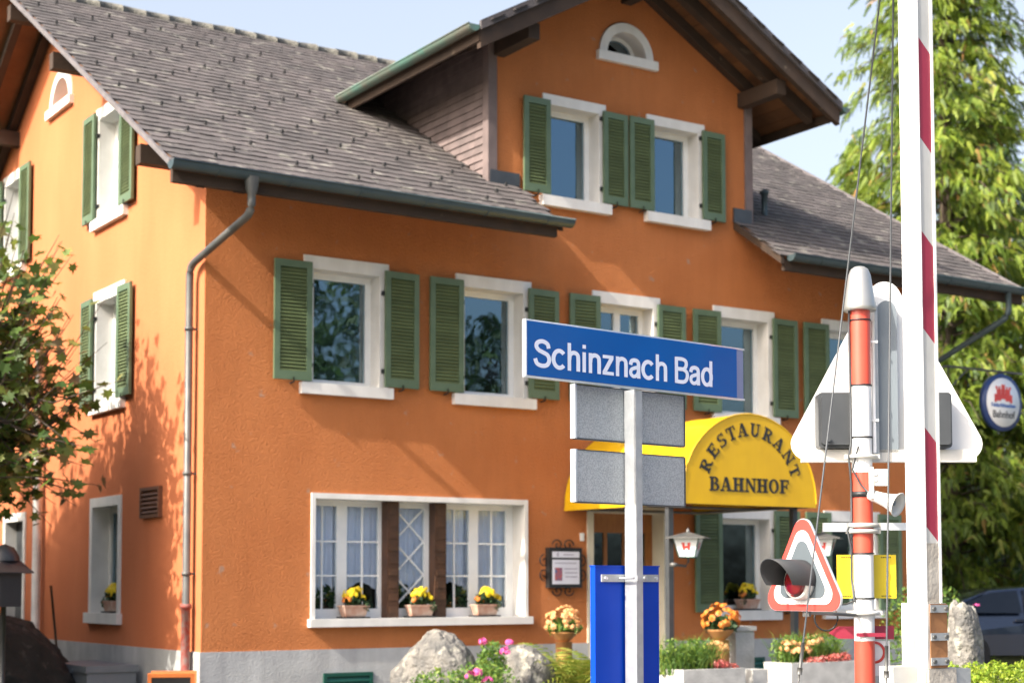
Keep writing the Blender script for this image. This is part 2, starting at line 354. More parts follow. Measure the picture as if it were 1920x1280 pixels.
# ---- roofs
def tiles(mb, O, U, S, Nn, nu, ns, tw, th, mask, rr, mi=0):
    """courses of plain tiles: O origin at eave, U along eave, S up the slope, Nn normal"""
    for j in range(ns):
        off = (j % 2) * .5 * tw
        for i in range(-1, nu + 1):
            u = i * tw + off; s = j * th
            if not mask(u + tw / 2, s + th / 2): continue
            a = rr.uniform(-.006, .006); g = rr.uniform(.0004, .0015); up = .020 + rr.uniform(-.003, .004); ds = rr.uniform(-.013, .013)
            tl = rr.uniform(-.003, .003)
            p = lambda uu, ss, hh: O + U * uu + S * ss + Nn * hh
            A = p(u + g, s + ds + a, up); B = p(u + tw - g, s + ds - a, up + tl)
            m_ = p(u + tw / 2, s + ds - .016, up + tl / 2)
            C_ = p(u + tw - g, s + th * 1.12, .006); D = p(u + g, s + th * 1.12, .006)
            A2 = p(u + g, s + ds + a, up - .014); B2 = p(u + tw - g, s + ds - a, up + tl - .014); m2 = p(u + tw / 2, s + ds - .016, up + tl / 2 - .014)
            mb.add([A, m_, B, C_, D, A2, m2, B2], [(0, 1, 2, 3, 4), (5, 6, 1, 0), (6, 7, 2, 1), (5, 0, 4), (7, 3, 2)], mi)
ca = 1 / sqrt(1 + KR * KR); sa = KR * ca
S_ = Vector((0, ca, sa)); N_ = Vector((0, -sa, ca))
slope_len = (HY / 2 + OY) / ca
XL, XR = -OX, HX + OX
def main_mask(u, s):
    x = XL + u; y = -OY + s * ca
    if x < XL + .07 or x > XR - .07: return False
    if y < .02: return x < 3.98 + .12 * (y + OY) or x > 7.52 + .15 * (y + OY)
    if DX0 < x < DX1: return y > min(4.9, (dz_(x) - 6.745) / KR)
    if x > DX0 - .82 and x < DX1 + .82: return y < (dz_(x) - 6.745) / KR + .25 or y > (dz_(x) - 6.745) / KR - .1
    return True
rr = random.Random(3)
roof = MB()
O = Vector((XL, -OY, ztop(-OY) - .012))
tiles(roof, O, Vector((1, 0, 0)), S_, N_, int((XR - XL) / .17) + 1, int(slope_len / .185), .17, .185, main_mask, rr)
roof_o = roof.build('main_roof', 'tile', house)
# roof slab / boarding
mb = MB()
def slab(x0, x1, y0, y1, back=False):
    f = (lambda y: ztop(y) - .02)
    Y = (lambda y: HY - y) if back else (lambda y: y)
    v = []
    for d in (0, -.06):
        for x, y in ((x0, y0), (x1, y0), (x1, y1), (x0, y1)): v.append((x, Y(y), 6.745 + KR * y - .02 + d))
    mb.add(v, [(0, 1, 2, 3), (7, 6, 5, 4), (0, 4, 5, 1), (1, 5, 6, 2), (2, 6, 7, 3), (3, 7, 4, 0)])
slab(XL + .05, 3.98, -OY, 0); slab(7.72, XR, -OY, 0); slab(XL + .05, DX0, 0, 5.25); slab(DX1, XR, 0, 5.25); slab(DX0, DX1, 3.3, 5.25)
slab(XL + .05, XR, -OY, 5.25, True)
mb.build('roof_boarding', 'wood2', house)
# ridge cap
mb = MB(); rr2 = random.Random(5)
x = XL
while x < XR:
    mb.tube([(x, HY / 2, 9.90 + rr2.uniform(-.01, .01)), (x + .36, HY / 2, 9.900 + rr2.uniform(-.012, .012))], [.082, .090], 10)
    x += .34
mb.build('ridge_cap', mat('lichened_ridge', (.10, .095, .085), (.17, .165, .14), .95, 16, .8, 25, bdist=.03), roof_o)
# verge strips
for nm, x0, x1 in (('verge_strip', XL - .015, XL + .015), ('verge_strip', XR - .015, XR + .015)):
    mb = MB()
    for bk in (0, 1):
        Y = (lambda y: HY - y) if bk else (lambda y: y)
        v = [(x, Y(y), 6.745 + KR * y + d) for d in (.030, -.035) for x, y in ((x0, -OY - .02), (x1, -OY - .02), (x1, 5.25), (x0, 5.25))]
        mb.add(v, [(0, 1, 2, 3), (7, 6, 5, 4), (0, 4, 5, 1), (1, 5, 6, 2), (2, 6, 7, 3), (3, 7, 4, 0)])
    mb.build(nm, mat('pale_verge_trim', (.15, .135, .14), (.11, .10, .10), .8, 9), roof_o)
# rafters and soffit boards of gable overhangs
def rafter(mb, x0, x1, z_off0, z_off1, y0=-OY + .05, y1=5.25, back=False):
    Y = (lambda y: HY - y) if back else (lambda y: y)
    v = [(x, Y(y), 6.745 + KR * y + d) for d in (z_off0, z_off1) for x, y in ((x0, y0), (x1, y0), (x1, y1), (x0, y1))]
    mb.add(v, [(0, 1, 2, 3), (7, 6, 5, 4), (0, 4, 5, 1), (1, 5, 6, 2), (2, 6, 7, 3), (3, 7, 4, 0)])
for x0, x1 in ((XL + .30, XL + .40), (-.14, -.02), (HX + .02, HX + .14), (XR - .10, XR - .02)):
    mb = MB(); rafter(mb, x0, x1, -.10, -.24); rafter(mb, x0, x1, -.10, -.24, back=True)
    mb.build('gable_rafter', 'wood', house)
for (y, zt) in ((.18, 0), (3.33, 0), (5.25, .0), (7.17, 0), (10.3, 0)):
    for x0, x1 in ((-.72, -.005), (HX + .005, HX + .72)):
        zz = ztop(y) - .25 - (.04 if y != 5.25 else .0)
        MB().box(x0, x1, y - .075, y + .075, zz - .21, zz).build('purlin_end', 'wood', house)
# eaves: fascia, soffit, gutters
def eave(x0, x1):
    MB().box(x0 + .04, x1 - .04, -OY + .02, -OY + .09, 5.875, ztop(-OY) - .035).build('eave_fascia', 'wood', house)
eave(XL, 4.0); eave(7.55, XR)
def gutter(x0, x1, y, z, r, name, m):
    mb = MB(); n = 12
    prof = [(y + r * cos(t), z + r * sin(t)) for t in [pi + pi * k / n for k in range(n + 1)]]
    vs = []; fs = []
    for x in (x0, x1):
        for a, b in prof: vs.append((x, a, b))
        for a, b in prof: vs.append((x, y + (a - y) * .9, z + (b - z) * .9))
    m2 = 2 * (n + 1)
    for k in range(n):
        fs.append((k, k + 1, m2 + k + 1, m2 + k)); fs.append((n + 1 + k, m2 + n + 1 + k, m2 + n + 2 + k, n + 2 + k))
    mb.add(vs, fs, 0, True)
    mb.add([vs[k] for k in range(n + 1)], [tuple(range(n + 1))]); mb.add([vs[m2 + k] for k in range(n + 1)], [tuple(range(n + 1))])
    mb.tube([(x0, y - r, z), (x1, y - r, z)], .012, 8)
    x = x0 + .5
    while x < x1 - .1:                                # joints
        mb.tube([(x, y + r * 1.03 * cos(t), z + r * 1.03 * sin(t)) for t in [pi + pi * k / 10 for k in range(11)]], .007, 5); x += .82
    return mb.build(name, m, house)
GZ = ztop(-OY) - .005; GY = -OY - .075
g1 = gutter(XL - .02, 4.10, GY, GZ, .085, 'gutter', 'gutter'); g2 = gutter(7.60, XR + .02, GY, GZ, .085, 'gutter', 'gutter')
def bend(pts, n=5, r=.12):
    out = [Vector(pts[0])]
    for i in range(1, len(pts) - 1):
        a, b, c = Vector(pts[i - 1]), Vector(pts[i]), Vector(pts[i + 1])
        p = b + (a - b).normalized() * r; q = b + (c - b).normalized() * r
        for k in range(n + 1):
            t = k / n; out.append(p * (1 - t) ** 2 + b * 2 * t * (1 - t) + q * t * t)
    out.append(Vector(pts[-1])); return out
dp = MB(); dp.lathe([(.085, .08), (.06, -.06), (.046, -.10)], (-.12 + .13, GY, GZ - .13), 14)
dp.tube(bend([(.01, GY, GZ - .18), (.01, GY, GZ - .42), (-.10, .20, 5.30), (-.10, .20, 1.56)]), .043, 12)
for z in (4.6, 3.0, 1.9): dp.lathe([(.047, -.02), (.053, -.02), (.053, .02), (.047, .02)], (-.10, .20, z), 14).tube([(-.06, .2, z), (0, .2, z)], .012, 6)
dpo = dp.build('downpipe', 'zinc', house)
mb = MB().tube([(-.10, .20, 1.555), (-.10, .20, G)], .05, 12).lathe([(.05, 0), (.062, 0), (.062, .05), (.05, .05)], (-.10, .20, 1.52), 14, 0)
tag(mb.build('lower_pipe', 'rustpipe', dpo), 'flaking red lower section of the downpipe')
dp = MB(); dp.tube(bend([(11.85, GY, GZ - .06), (11.85, GY, GZ - .42), (11.52, -.06, 5.05), (11.52, -.06, G)]), .043, 12); dp.build('downpipe', 'gutter', house)
MB().tube([(-.10, 5.62, 5.2), (-.10, 5.62, G)], .06, 12).build('waste_pipe', 'dirtywhite', house)
# snow hooks
nh = 0; extra = MB()
def hook_mb(x, y):
    z = ztop(y) + .02; m = MB(); m.box(x - .014, x + .014, y - .012, y + .012, z, z + .05).box(x - .010, x + .010, y + .012, y + .07, z + .01, z + .02)
    return m
hk = []
for j in range(2, 38):
    for i in range(0, 39):
        if (j - 2 * i) % 5: continue
        x = XL + .3 + i * .34; y = -OY + (j + .1) * .185 * ca
        if x < 6.5 and main_mask(x - XL, (y + OY) / ca) and not (DX0 - 1.0 < x < DX1 + 1.0 and y > 1.8): hk.append((x, y))
hk.sort(key=lambda p: (p[0] > 5, (p[0] + 6.8) ** 2 + (p[1] + 16.5) ** 2))
ho = MB(); ho.box(-.012, .012, -.010, .010, 0, .042).box(-.008, .008, .010, .06, .01, .018)
h0 = None
for k, (x, y) in enumerate(hk):
    if k < 100:
        if h0 is None: h0 = o = ho.build('snow_hook', 'rubber', roof_o)
        else: o = h0.copy(); COL.objects.link(o)
        o.location = (x, y, ztop(y) + .02)
    else: extra.v  and None; q = hook_mb(x, y); extra.add(q.v, q.f)
if extra.v: tag(extra.build('snow_hooks', 'rubber', roof_o), kind='stuff')
# vent pipe on right roof, flashings
MB().tube([(8.70, .5, 6.95), (8.70, .5, 7.36)], .045, 10).lathe([(.045, 0), (.07, .02), (.07, .05), (.0, .09)], (8.70, .5, 7.34), 12).build('roof_vent', 'gutter', roof_o)
MB().box(DX0 - .02, DX0 + .42, -.035, -.004, ztop(0) - .02, ztop(0) + .14).build('flashing', 'graymetal', house)
MB().box(DX1 - .30, DX1 + .02, -.035, -.004, ztop(0) - .02, ztop(0) + .17).build('flashing', 'graymetal', house)
for s in (0, 1):      # end trims of the front eave pieces beside the gable
    x = 4.0 if s == 0 else 7.53
    mb = MB(); v = [(xx + (.12 if s == 0 else .15) * (y + OY), y, 6.745 + KR * y + d) for d in (-.02, -.12) for xx, y in ((x - .03, -OY), (x + .03, -OY), (x + .03, -.005), (x - .03, -.005))]
    mb.add(v, [(0, 1, 2, 3), (7, 6, 5, 4), (0, 4, 5, 1), (1, 5, 6, 2), (2, 6, 7, 3), (3, 7, 4, 0)]); mb.build('roof_end_trim', 'wood', house)

# ---- dormer roof
cad = 1 / sqrt(1 + KD * KD); sad = KD * cad
dr = MB(); rr = random.Random(9)
for sg in (-1, 1):
    O = Vector((DXC + sg * 2.92, -DY, DZ - .012))
    S2 = Vector((-sg * cad, 0, sad)); N2 = Vector((sg * sad, 0, cad))
    def mk(u, s, sg=sg):
        x = 2.92 - s * cad; z = DZ + KD * (2.92 - x); y = -DY + u
        return 0 <= u and y < (z - 6.745) / KR + .1
    tiles(dr, O, Vector((0, 1, 0)), S2, N2, int(6.4 / .17), int(2.92 / cad / .185) + 1, .17, .185, mk, rr)
dro = dr.build('dormer_roof', 'tile2', house)
mb = MB()
for sg in (-1, 1):
    n = 17
    for k in range(n):        # soffit boards run along y, side by side up the slope
        x0 = 2.92 - 2.92 * k / n; x1 = 2.92 - 2.92 * (k + 1) / n
        P = lambda x, y, d: (DXC + sg * x, y, DZ + KD * (2.92 - x) - .02 + d)
        yv = lambda x: (DZ + KD * (2.92 - x) - 6.745) / KR + .12
        g = .004
        v = [P(x0 - g, -DY, 0), P(x1 + g, -DY, 0), P(x1 + g, yv(x1), 0), P(x0 - g, yv(x0), 0), P(x0 - g, -DY, -.035), P(x1 + g, -DY, -.035), P(x1 + g, yv(x1), -.035), P(x0 - g, yv(x0), -.035)]
        mb.add(v, [(0, 1, 2, 3), (7, 6, 5, 4), (0, 4, 5, 1), (1, 5, 6, 2), (2, 6, 7, 3), (3, 7, 4, 0)])
mb.build('dormer_soffit', 'wood2', dro)
def drafter(y0, y1, d0, d1, xe=2.86, name='verge_rafter', m='wood'):
    for sg in (-1, 1):
        P = lambda x, y, d: (DXC + sg * x, y, DZ + KD * (2.92 - x) + d)
        mb = MB(); xi = .0
        mb.add([P(xe, y0, d0), P(xi, y0, d0), P(xi, y1, d0), P(xe, y1, d0), P(xe, y0, d1), P(xi, y0, d1), P(xi, y1, d1), P(xe, y1, d1)],
               [(0, 1, 2, 3), (7, 6, 5, 4), (0, 4, 5, 1), (1, 5, 6, 2), (2, 6, 7, 3), (3, 7, 4, 0)])
        mb.build(name, m, dro)
drafter(-DY + .01, -DY + .09, -.03, -.27, 2.88); drafter(-DY - .035, -DY + .009, .05, -.06, 2.90, 'verge_board', 'tile2')
drafter(-.60, -.48, -.06, -.24, 2.75, 'rafter'); drafter(-.13, -.01, -.06, -.22, 2.12, 'rafter')
for x in (DX0 + .12, DXC, DX1 - .12):
    z = dz_(x) - (.24 if x != DXC else .30)
    MB().box(x - .08, x + .08, -.80, -.005, z - .20, z).build('dormer_purlin', 'wood', house)
for y in (.55, 1.15, 1.75):
    for sg in (-1, 1):
        P = lambda x, yy, d: (DXC + sg * x, yy, DZ + KD * (2.92 - x) + d)
        mb = MB(); mb.add([P(x, yy, d) for d in (-.055, -.17) for x, yy in ((2.85, y), (2.12, y), (2.12, y + .09), (2.85, y + .09))], [(0, 1, 2, 3), (7, 6, 5, 4), (0, 4, 5, 1), (1, 5, 6, 2), (2, 6, 7, 3), (3, 7, 4, 0)])
        mb.build('rafter', 'wood', dro)
# dormer gutters (copper green)
for sg in (-1, 1):
    n = 10; r = .078; xc = DXC + sg * (2.92 + .065); z = DZ + .0; mb = MB(); y1 = 2.35
    prof = [(xc + r * cos(t), z + r * sin(t)) for t in [pi + pi * k / n for k in range(n + 1)]]
    vs = [(a, y, b) for y in (-DY - .02, y1) for a, b in prof] + [(xc + (a - xc) * .9, y, z + (b - z) * .9) for y in (-DY - .02, y1) for a, b in prof]
    fs = []
    for k in range(n):
        fs.append((k, k + 1, n + 2 + k, n + 1 + k)); q = 2 * (n + 1); fs.append((q + k, q + n + 1 + k, q + n + 2 + k, q + k + 1))
    mb.add(vs, fs, 0, True); mb.add([vs[k] for k in range(n + 1)], [tuple(range(n + 1))])
    mb.tube([(xc + sg * r, -DY - .02, z), (xc + sg * r, y1, z)], .011, 8)
    mb.build('dormer_gutter', 'copper', dro)
    MB().box(*sorted((DXC + sg * 2.86, DXC + sg * 2.90)), -DY + .02, 2.3, DZ - .17, DZ - .05).build('eave_board', 'wood', dro)

# ---- windows
def cur(x0, x1, z0, z1, y, amp=.026, n=60, ph=0, swag=0):
    mb = MB(); vs = []
    for i in range(n + 1):
        t = i / n; x = x0 + (x1 - x0) * t; yy = y + amp * sin(t * (x1 - x0) * 62 + ph) + amp * .5 * sin(t * (x1 - x0) * 27 + 2 * ph)
        zb = z0 + swag * (1 - abs(2 * t - 1)) ** .7
        vs += [(x, yy, z1), (x, yy + .01, zb)]
    mb.add(vs, [(2 * i, 2 * i + 2, 2 * i + 3, 2 * i + 1) for i in range(n)], 0, True)
    return mb
def window(loc, rz, W, z0, z1, band=.12, top=.15, sill=.13, mull=0, dz=.2, so=.045, curt=.8, name='window', sp=.075):
    """local x across (centre 0), y inward. z0 = bottom of sill, z1 = top of surround."""
    h = W / 2; zs = z0 + sill; zt = z1 - top; a = h - band
    s = MB().box(-h, h, -.025, dz, zt, z1).box(-h, -a, -.025, dz, zs, zt).box(a, h, -.025, dz, zs, zt)
    o = s.build(name, 'stone', house, loc, rz)
    MB().box(-h - so, h + so, -sp, -.002, z0, zs).box(-h, h, -.002, dz + .02, z0, zs).build('sill', 'stone', o)
    fw = .07; f = MB().box(-a, a, dz, dz + .06, zt - fw, zt).box(-a, a, dz, dz + .06, zs, zs + fw).box(-a, -a + fw, dz, dz + .06, zs + fw, zt - fw).box(a - fw, a, dz, dz + .06, zs + fw, zt - fw)
    if mull: f.box(-.05, .05, dz - .004, dz + .056, zs + fw, zt - fw)
    f.build('frame', 'pvc', o)
    MB().box(-a + fw, a - fw, dz + .028, dz + .034, zs + fw, zt - fw).build('pane', 'glass', o)
    cur(-a + .02, -a + .02 + (2 * a - .04) * curt, zs + .02, zt, dz + .065, ph=loc[0], amp=.014).build('curtain', 'curtain', o)
    return o
def shutter(loc, rz, W, H, parent=house):
    mb = MB(); st = .068; t = .035; h = W / 2
    mb.box(-h, h, -t, 0, 0, .10).box(-h, h, -t, 0, H - .08, H).box(-h, -h + st, -t, 0, .10, H - .08).box(h - st, h, -t, 0, .10, H - .08)
    n = int((H - .18) / .040); pz = (H - .18) / n
    for k in range(n):
        z = .10 + pz * (k + .5)
        mb.add([(x, y, zz) for x in (-h + st, h - st) for y, zz in ((-t + .004, z - .020), (-t + .002, z - .013), (-.004, z + .021), (-.006, z + .014))],
               [(0, 4, 5, 1), (1, 5, 6, 2), (2, 6, 7, 3), (3, 7, 4, 0)], 1)
    mb.box(-h + st, h - st, -.003, -.001, .10, H - .08, 1)
    o = mb.build('shutter', ['shutter', 'slat'], parent, loc, rz)
    return o
def hinge(o, x):
    H = .14
    for z in (.16, 1.08): MB().box(x - .025, x + .025, .0, .045, z, z + .05).build('hinge', 'dark', o)
    MB().tube([(0, -.05, .03), (0, -.05, -.025), (0, .055, -.03)], .010, 6).build('shutter_catch', 'dark', o)
vr = random.Random(88)
def shutters(cx, rz, z0, z1, wo, W, side='front', third=None):
    for sg in (-1, 1):
        c = sg * (wo + W / 2)
        if side == 'front': loc = (cx + c, -.05, z0)
        else: loc = (-.05, cx - c, z0)
        o = shutter(loc, rz + sg * R(1.2) + R(vr.uniform(-1.4, 1.4)), W, z1 - z0 + vr.uniform(-.006, .006)); hinge(o, -sg * (W / 2))
for i, (a, b) in enumerate(FW):
    o = window(((a + b) / 2, 0, 0), 0, b - a, 3.945, 5.54, mull=(i == 2), curt=.82 if i < 2 else .75)
    shutters((a + b) / 2, 0, 4.085, 5.452, .475, .462)
for a, b in DWN:
    window(((a + b) / 2, 0, 0), 0, b - a, 6.535, 7.978, band=.11, top=.13, curt=.72, sp=.095)
    shutters((a + b) / 2, 0, 6.68, 7.885, .415, .40)
for a, b in GW:
    window(((a + b) / 2, 0, 0), 0, b - a, 1.30, 2.82, curt=.5)
    shutters((a + b) / 2, 0, 1.415, 2.79, .475, .462)
for (a, b) in SW:
    for z0, z1, s0, s1 in ((3.945, 5.53, 4.075, 5.45), (6.33, 7.92, 6.46, 7.87)):
        window((0, (a + b) / 2, 0), -pi / 2, b - a, z0, z1)
        shutters((a + b) / 2, -pi / 2, s0, s1, .475, .45, 'side')
sgw = window((0, 3.09, 0), -pi / 2, 1.14, 1.30, 2.88, band=.10, top=.12)
# lunettes
def lunette(loc, rz, z0, r_out, r_in, sill=.12, dz=.2, nm='arched_window'):
    n = 24; mb = MB(); poly = [(r_out * cos(pi * i / n), z0 + r_out * sin(pi * i / n)) for i in range(n + 1)] + [(r_in * cos(pi * i / n), z0 + r_in * sin(pi * i / n)) for i in range(n, -1, -1)]
    mb.prism(poly, XY, -.025, dz); o = mb.build(nm, 'stone', house, loc, rz)
    MB().box(-r_out - .05, r_out + .05, -.07, -.002, z0 - sill, z0).box(-r_in, r_in, -.002, dz + .02, z0 - .001, z0 + .004).build('sill', 'stone', o)
    r2 = r_in - .07
    poly = [(r_in * cos(pi * i / n), z0 + r_in * sin(pi * i / n)) for i in range(n + 1)] + [(r2 * cos(pi * i / n), z0 + .05 + (r2 - .03) * sin(pi * i / n)) for i in range(n, -1, -1)]
    MB().prism(poly, XY, dz, dz + .05).box(-r_in, r_in, dz, dz + .05, z0 + .005, z0 + .05).build('frame', 'pvc', o)
    MB().prism([(r2 * cos(pi * i / n), z0 + .05 + (r2 - .03) * sin(pi * i / n)) for i in range(n + 1)], XY, dz + .02, dz + .026).build('pane', 'glass', o)
lunette((DXC, 0, 0), 0, 8.69, .44, .32)
lunette((0, 5.16, 0), -pi / 2, 8.40, .48, .36)
# big restaurant window
big = MB().box(1.307, 4.263, -.025, .25, 2.76, 2.822).box(1.307, 1.355, -.025, .25, 1.39, 2.76).box(4.215, 4.263, -.025, .25, 1.39, 2.76).build('restaurant_window', 'stone', house)
MB().box(1.27, 4.30, -.085, -.002, 1.30, 1.39).box(1.307, 4.263, -.002, .27, 1.30, 1.39).build('sill', 'stone', big)
f = MB(); gl = MB()
ZB, ZT = 1.50, 2.69
f.box(1.355, 4.215, .25, .32, 2.69, 2.76).box(1.355, 4.215, .25, .32, 1.39, ZB)
panes = [(1.40, 1.765), (1.895, 2.315), (2.53, 2.94), (3.165, 3.575), (3.705, 4.115)]
edges = [1.355] + [e for p in panes for e in p] + [4.215]
for k in range(0, len(edges), 2): f.box(edges[k], edges[k + 1], .25, .32, ZB, ZT)
for k, (a, b) in enumerate(panes):
    gl.box(a, b, .283, .289, ZB, ZT)
    if k == 2:
        hh = (ZT - ZB) / 3
        for q in range(3):
            for (xa, xb) in ((a, b), (b, a)):
                z0, z1 = ZT - q * hh, ZT - (q + 1) * hh
                d = Vector((xb - xa, 0, z1 - z0)).normalized(); nn = Vector((-d.z, 0, d.x)) * .011; yo = .262 if xa < xb else .2635
                A = Vector((xa, yo, z0)); B = Vector((xb, yo, z1))
                f.add([A + nn, B + nn, B - nn, A - nn, A + nn + Vector((0, .018, 0)), B + nn + Vector((0, .018, 0)), B - nn + Vector((0, .018, 0)), A - nn + Vector((0, .018, 0))],
                      [(0, 1, 2, 3), (7, 6, 5, 4), (0, 4, 5, 1), (2, 6, 7, 3)])
    else:
        c = (a + b) / 2; f.box(c - .011, c + .011, .262, .281, ZB, ZT)
        for z in (2.281, 1.885): f.box(a, b, .264, .279, z - .011, z + .011)
f.build('frame', 'pvc', big); gl.build('pane', 'glass2', big)
for k, (a, b) in enumerate(((1.36, 1.86), (1.88, 2.40), (2.50, 2.98), (3.12, 3.62), (3.64, 4.20))):
    cur(a, b, 1.66, 2.74, .345, .016, 50, k * 1.3, .16 if k % 2 else -.05).build('curtain', 'curtain', big)
for x0 in (2.355, 3.005):
    mb = MB().box(x0, x0 + .155, .10, .248, 1.391, 2.759)
    for k in range(9): mb.box(x0 + .02, x0 + .135, .088, .10, 1.45 + k * .145, 1.53 + k * .145)
    mb.build('carved_post', 'post', big)
# dark pot plants inside behind the big window
def blobleaf(mb, c, rad, n, size, rr, mi=0, flat=False, up=0):
    for _ in range(n):
        while True:
            p = Vector((rr.uniform(-1, 1), rr.uniform(-1, 1), rr.uniform(-1, 1)))
            if p.length <= 1: break
        if p.length < .45: p = p.normalized() * rr.uniform(.45, 1)
        P = Vector(c) + Vector((p.x * rad[0], p.y * rad[1], p.z * rad[2]))
        a = Vector((rr.gauss(0, 1), rr.gauss(0, 1), rr.gauss(0, 1) + up)).normalized(); b = a.cross(Vector((rr.gauss(0, 1), rr.gauss(0, 1), rr.gauss(0, 1)))).normalized()
        s = size * rr.uniform(.6, 1.3)
        mb.add([P - a * s, P + b * s * .45, P + a * s, P - b * s * .45], [(0, 1, 2, 3)], mi)
rr = random.Random(21)
mb = MB()
for x, z in ((1.68, .32), (2.1, .22), (2.75, .36), (3.45, .34), (3.9, .24)): blobleaf(mb, (x, .305, 1.40 + z / 2), (.18, .015, z / 1.6), 130, .05, rr)
tag(mb.build('window_ledge_plants', 'potleaf'), 'row of dark leafy plants inside behind the restaurant window panes', 'plants')['kind'] = 'stuff'

# ---- door, vents
dm = MB().box(5.174, 5.27, -.02, .30, .60, 2.80).box(6.40, 6.50, -.02, .30, .60, 2.80).box(5.27, 6.40, -.02, .30, 2.70, 2.80).build('front_door', 'cream', house)
lf = MB().box(5.27, 6.40, .22, .27, 2.45, 2.70).box(5.27, 5.38, .22, .27, .6, 2.45).box(6.29, 6.40, .22, .27, .6, 2.45).box(5.38, 6.29, .22, .27, .6, 1.1)
lf.box(5.61, 5.66, .22, .27, 1.1, 2.45).box(5.92, 6.0, .22, .27, 1.1, 2.45)
for z in (1.45, 1.86): lf.box(5.38, 6.29, .224, .266, z, z + .06)
lf.build('door_leaf', 'door', dm); MB().box(5.38, 6.29, .243, .249, 1.1, 2.45).build('pane', 'glass', dm)
MB().tube([(5.46, .16, 1.55), (5.46, .16, 1.75)], .012, 8).build('handle', 'zinc', dm)
MB().box(5.1, 6.6, -1.0, -.03, G, .6).box(5.174, 6.50, -.03, .3, G + .01, .6).build('doorstep', 'planter', house)
sd_ = MB().box(-.02, .2, 6.45, 6.56, G, 2.82).box(-.02, .2, 7.44, 7.55, G, 2.82).box(-.02, .2, 6.56, 7.44, 2.70, 2.82).build('side_door', 'stone', house)
MB().box(.15, .19, 6.56, 7.44, G, 2.70).build('door_leaf', 'graymetal', sd_)
def louvre(o, W, H, m, n, name, t=.03):
    mb = MB().box(0, W, -t, 0, 0, .04).box(0, W, -t, 0, H - .04, H).box(0, .04, -t, 0, .04, H - .04).box(W - .04, W, -t, 0, .04, H - .04).box(.04, W - .04, -.004, -.001, .04, H - .04)
    for k in range(n):
        z = .05 + (H - .1) * (k + .5) / n
        mb.add([(x, y, zz) for x in (.04, W - .04) for y, zz in ((-t + .002, z - .02), (-t + .004, z - .008), (-.005, z + .03), (-.005, z + .018))], [(0, 4, 5, 1), (1, 5, 6, 2), (2, 6, 7, 3), (3, 7, 4, 0)])
    return mb.build(name, m, house, *o)
louvre(((-.004, 1.80, 2.56), -pi / 2), .62, .36, 'brownvent', 5, 'wall_vent', .05)
for x in (1.46, 7.49): louvre(((x, -.023, .42 if x < 2 else .44), 0), .63, .36, 'basevent', 4, 'cellar_vent')
MB().box(5.065, 5.12, -.02, -.002, 2.33, 2.43).build('bell_plate', 'pvc', house)

# ------------------------------------------------------------------ awning
aw = empty('awning', (DXC + .015, 0, 0), 0, 'yellow barrel awning over the restaurant entrance lettered RESTAURANT BAHNHOF', 'awning')
AD, AR, AZ = 2.33, 1.045, 2.75
n = 28; vs = []; fs = []
for k, y in enumerate((-.03, -AD)):
    for r in (AR, AR - .02):
        for i in range(n + 1):
            t = pi * i / n; vs.append((-r * cos(t), y, AZ + r * sin(t) * .98))
m1 = n + 1
mb = MB()
for i in range(n):
    fs += [(i, i + 1, 2 * m1 + i + 1, 2 * m1 + i), (m1 + i, 3 * m1 + i, 3 * m1 + i + 1, m1 + i + 1)]
mb.add(vs, fs, 0, True); mb.box(-AR - .005, -AR + .015, -AD, -.03, AZ - .05, AZ).box(AR - .015, AR + .005, -AD, -.03, AZ - .05, AZ)
mb.build('canopy', 'yellow', aw)
poly = [(-(AR - .003) * cos(pi * i / n), (AR - .003) * .98 * sin(pi * i / n)) for i in range(n + 1)] + [(AR - .003, -.05), (-AR + .003, -.05)]
MB().prism([(a, b + AZ) for a, b in poly], XY, -AD - .002, -AD + .018).build('front_panel', 'yellow', aw)
mb = MB()
for y in (-AD + .1, -1.3, -.15): mb.tube([(-AR + .03, y, AZ - .03), (AR - .03, y, AZ - .03)], .018, 8)
for x in (-AR + .03, AR - .03): mb.tube([(x, -AD + .05, AZ - .03), (x, -.03, AZ - .03)], .018, 8)
mb.build('canopy_frame', 'zinc', aw)
for y in (-.8, -1.55):
    MB().tube([(-(AR + .001) * cos(pi * i / 28), y, AZ + (AR + .001) * .98 * sin(pi * i / 28)) for i in range(29)], .005, 5, caps=False).build('seam', 'yellow', aw)
MB().tube([(-(AR) * cos(pi * i / 28), -AD - .002, AZ + AR * .98 * sin(pi * i / 28)) for i in range(29)], .010, 6, caps=False).build('edge_piping', 'yellow', aw)
for x in (-.955, .985): MB().box(x - .035, x + .035, -2.03, -1.96, G, AZ - .05).box(x - .07, x + .07, -2.07, -1.92, G, G + .02).build('awning_post', 'graymetal', aw)
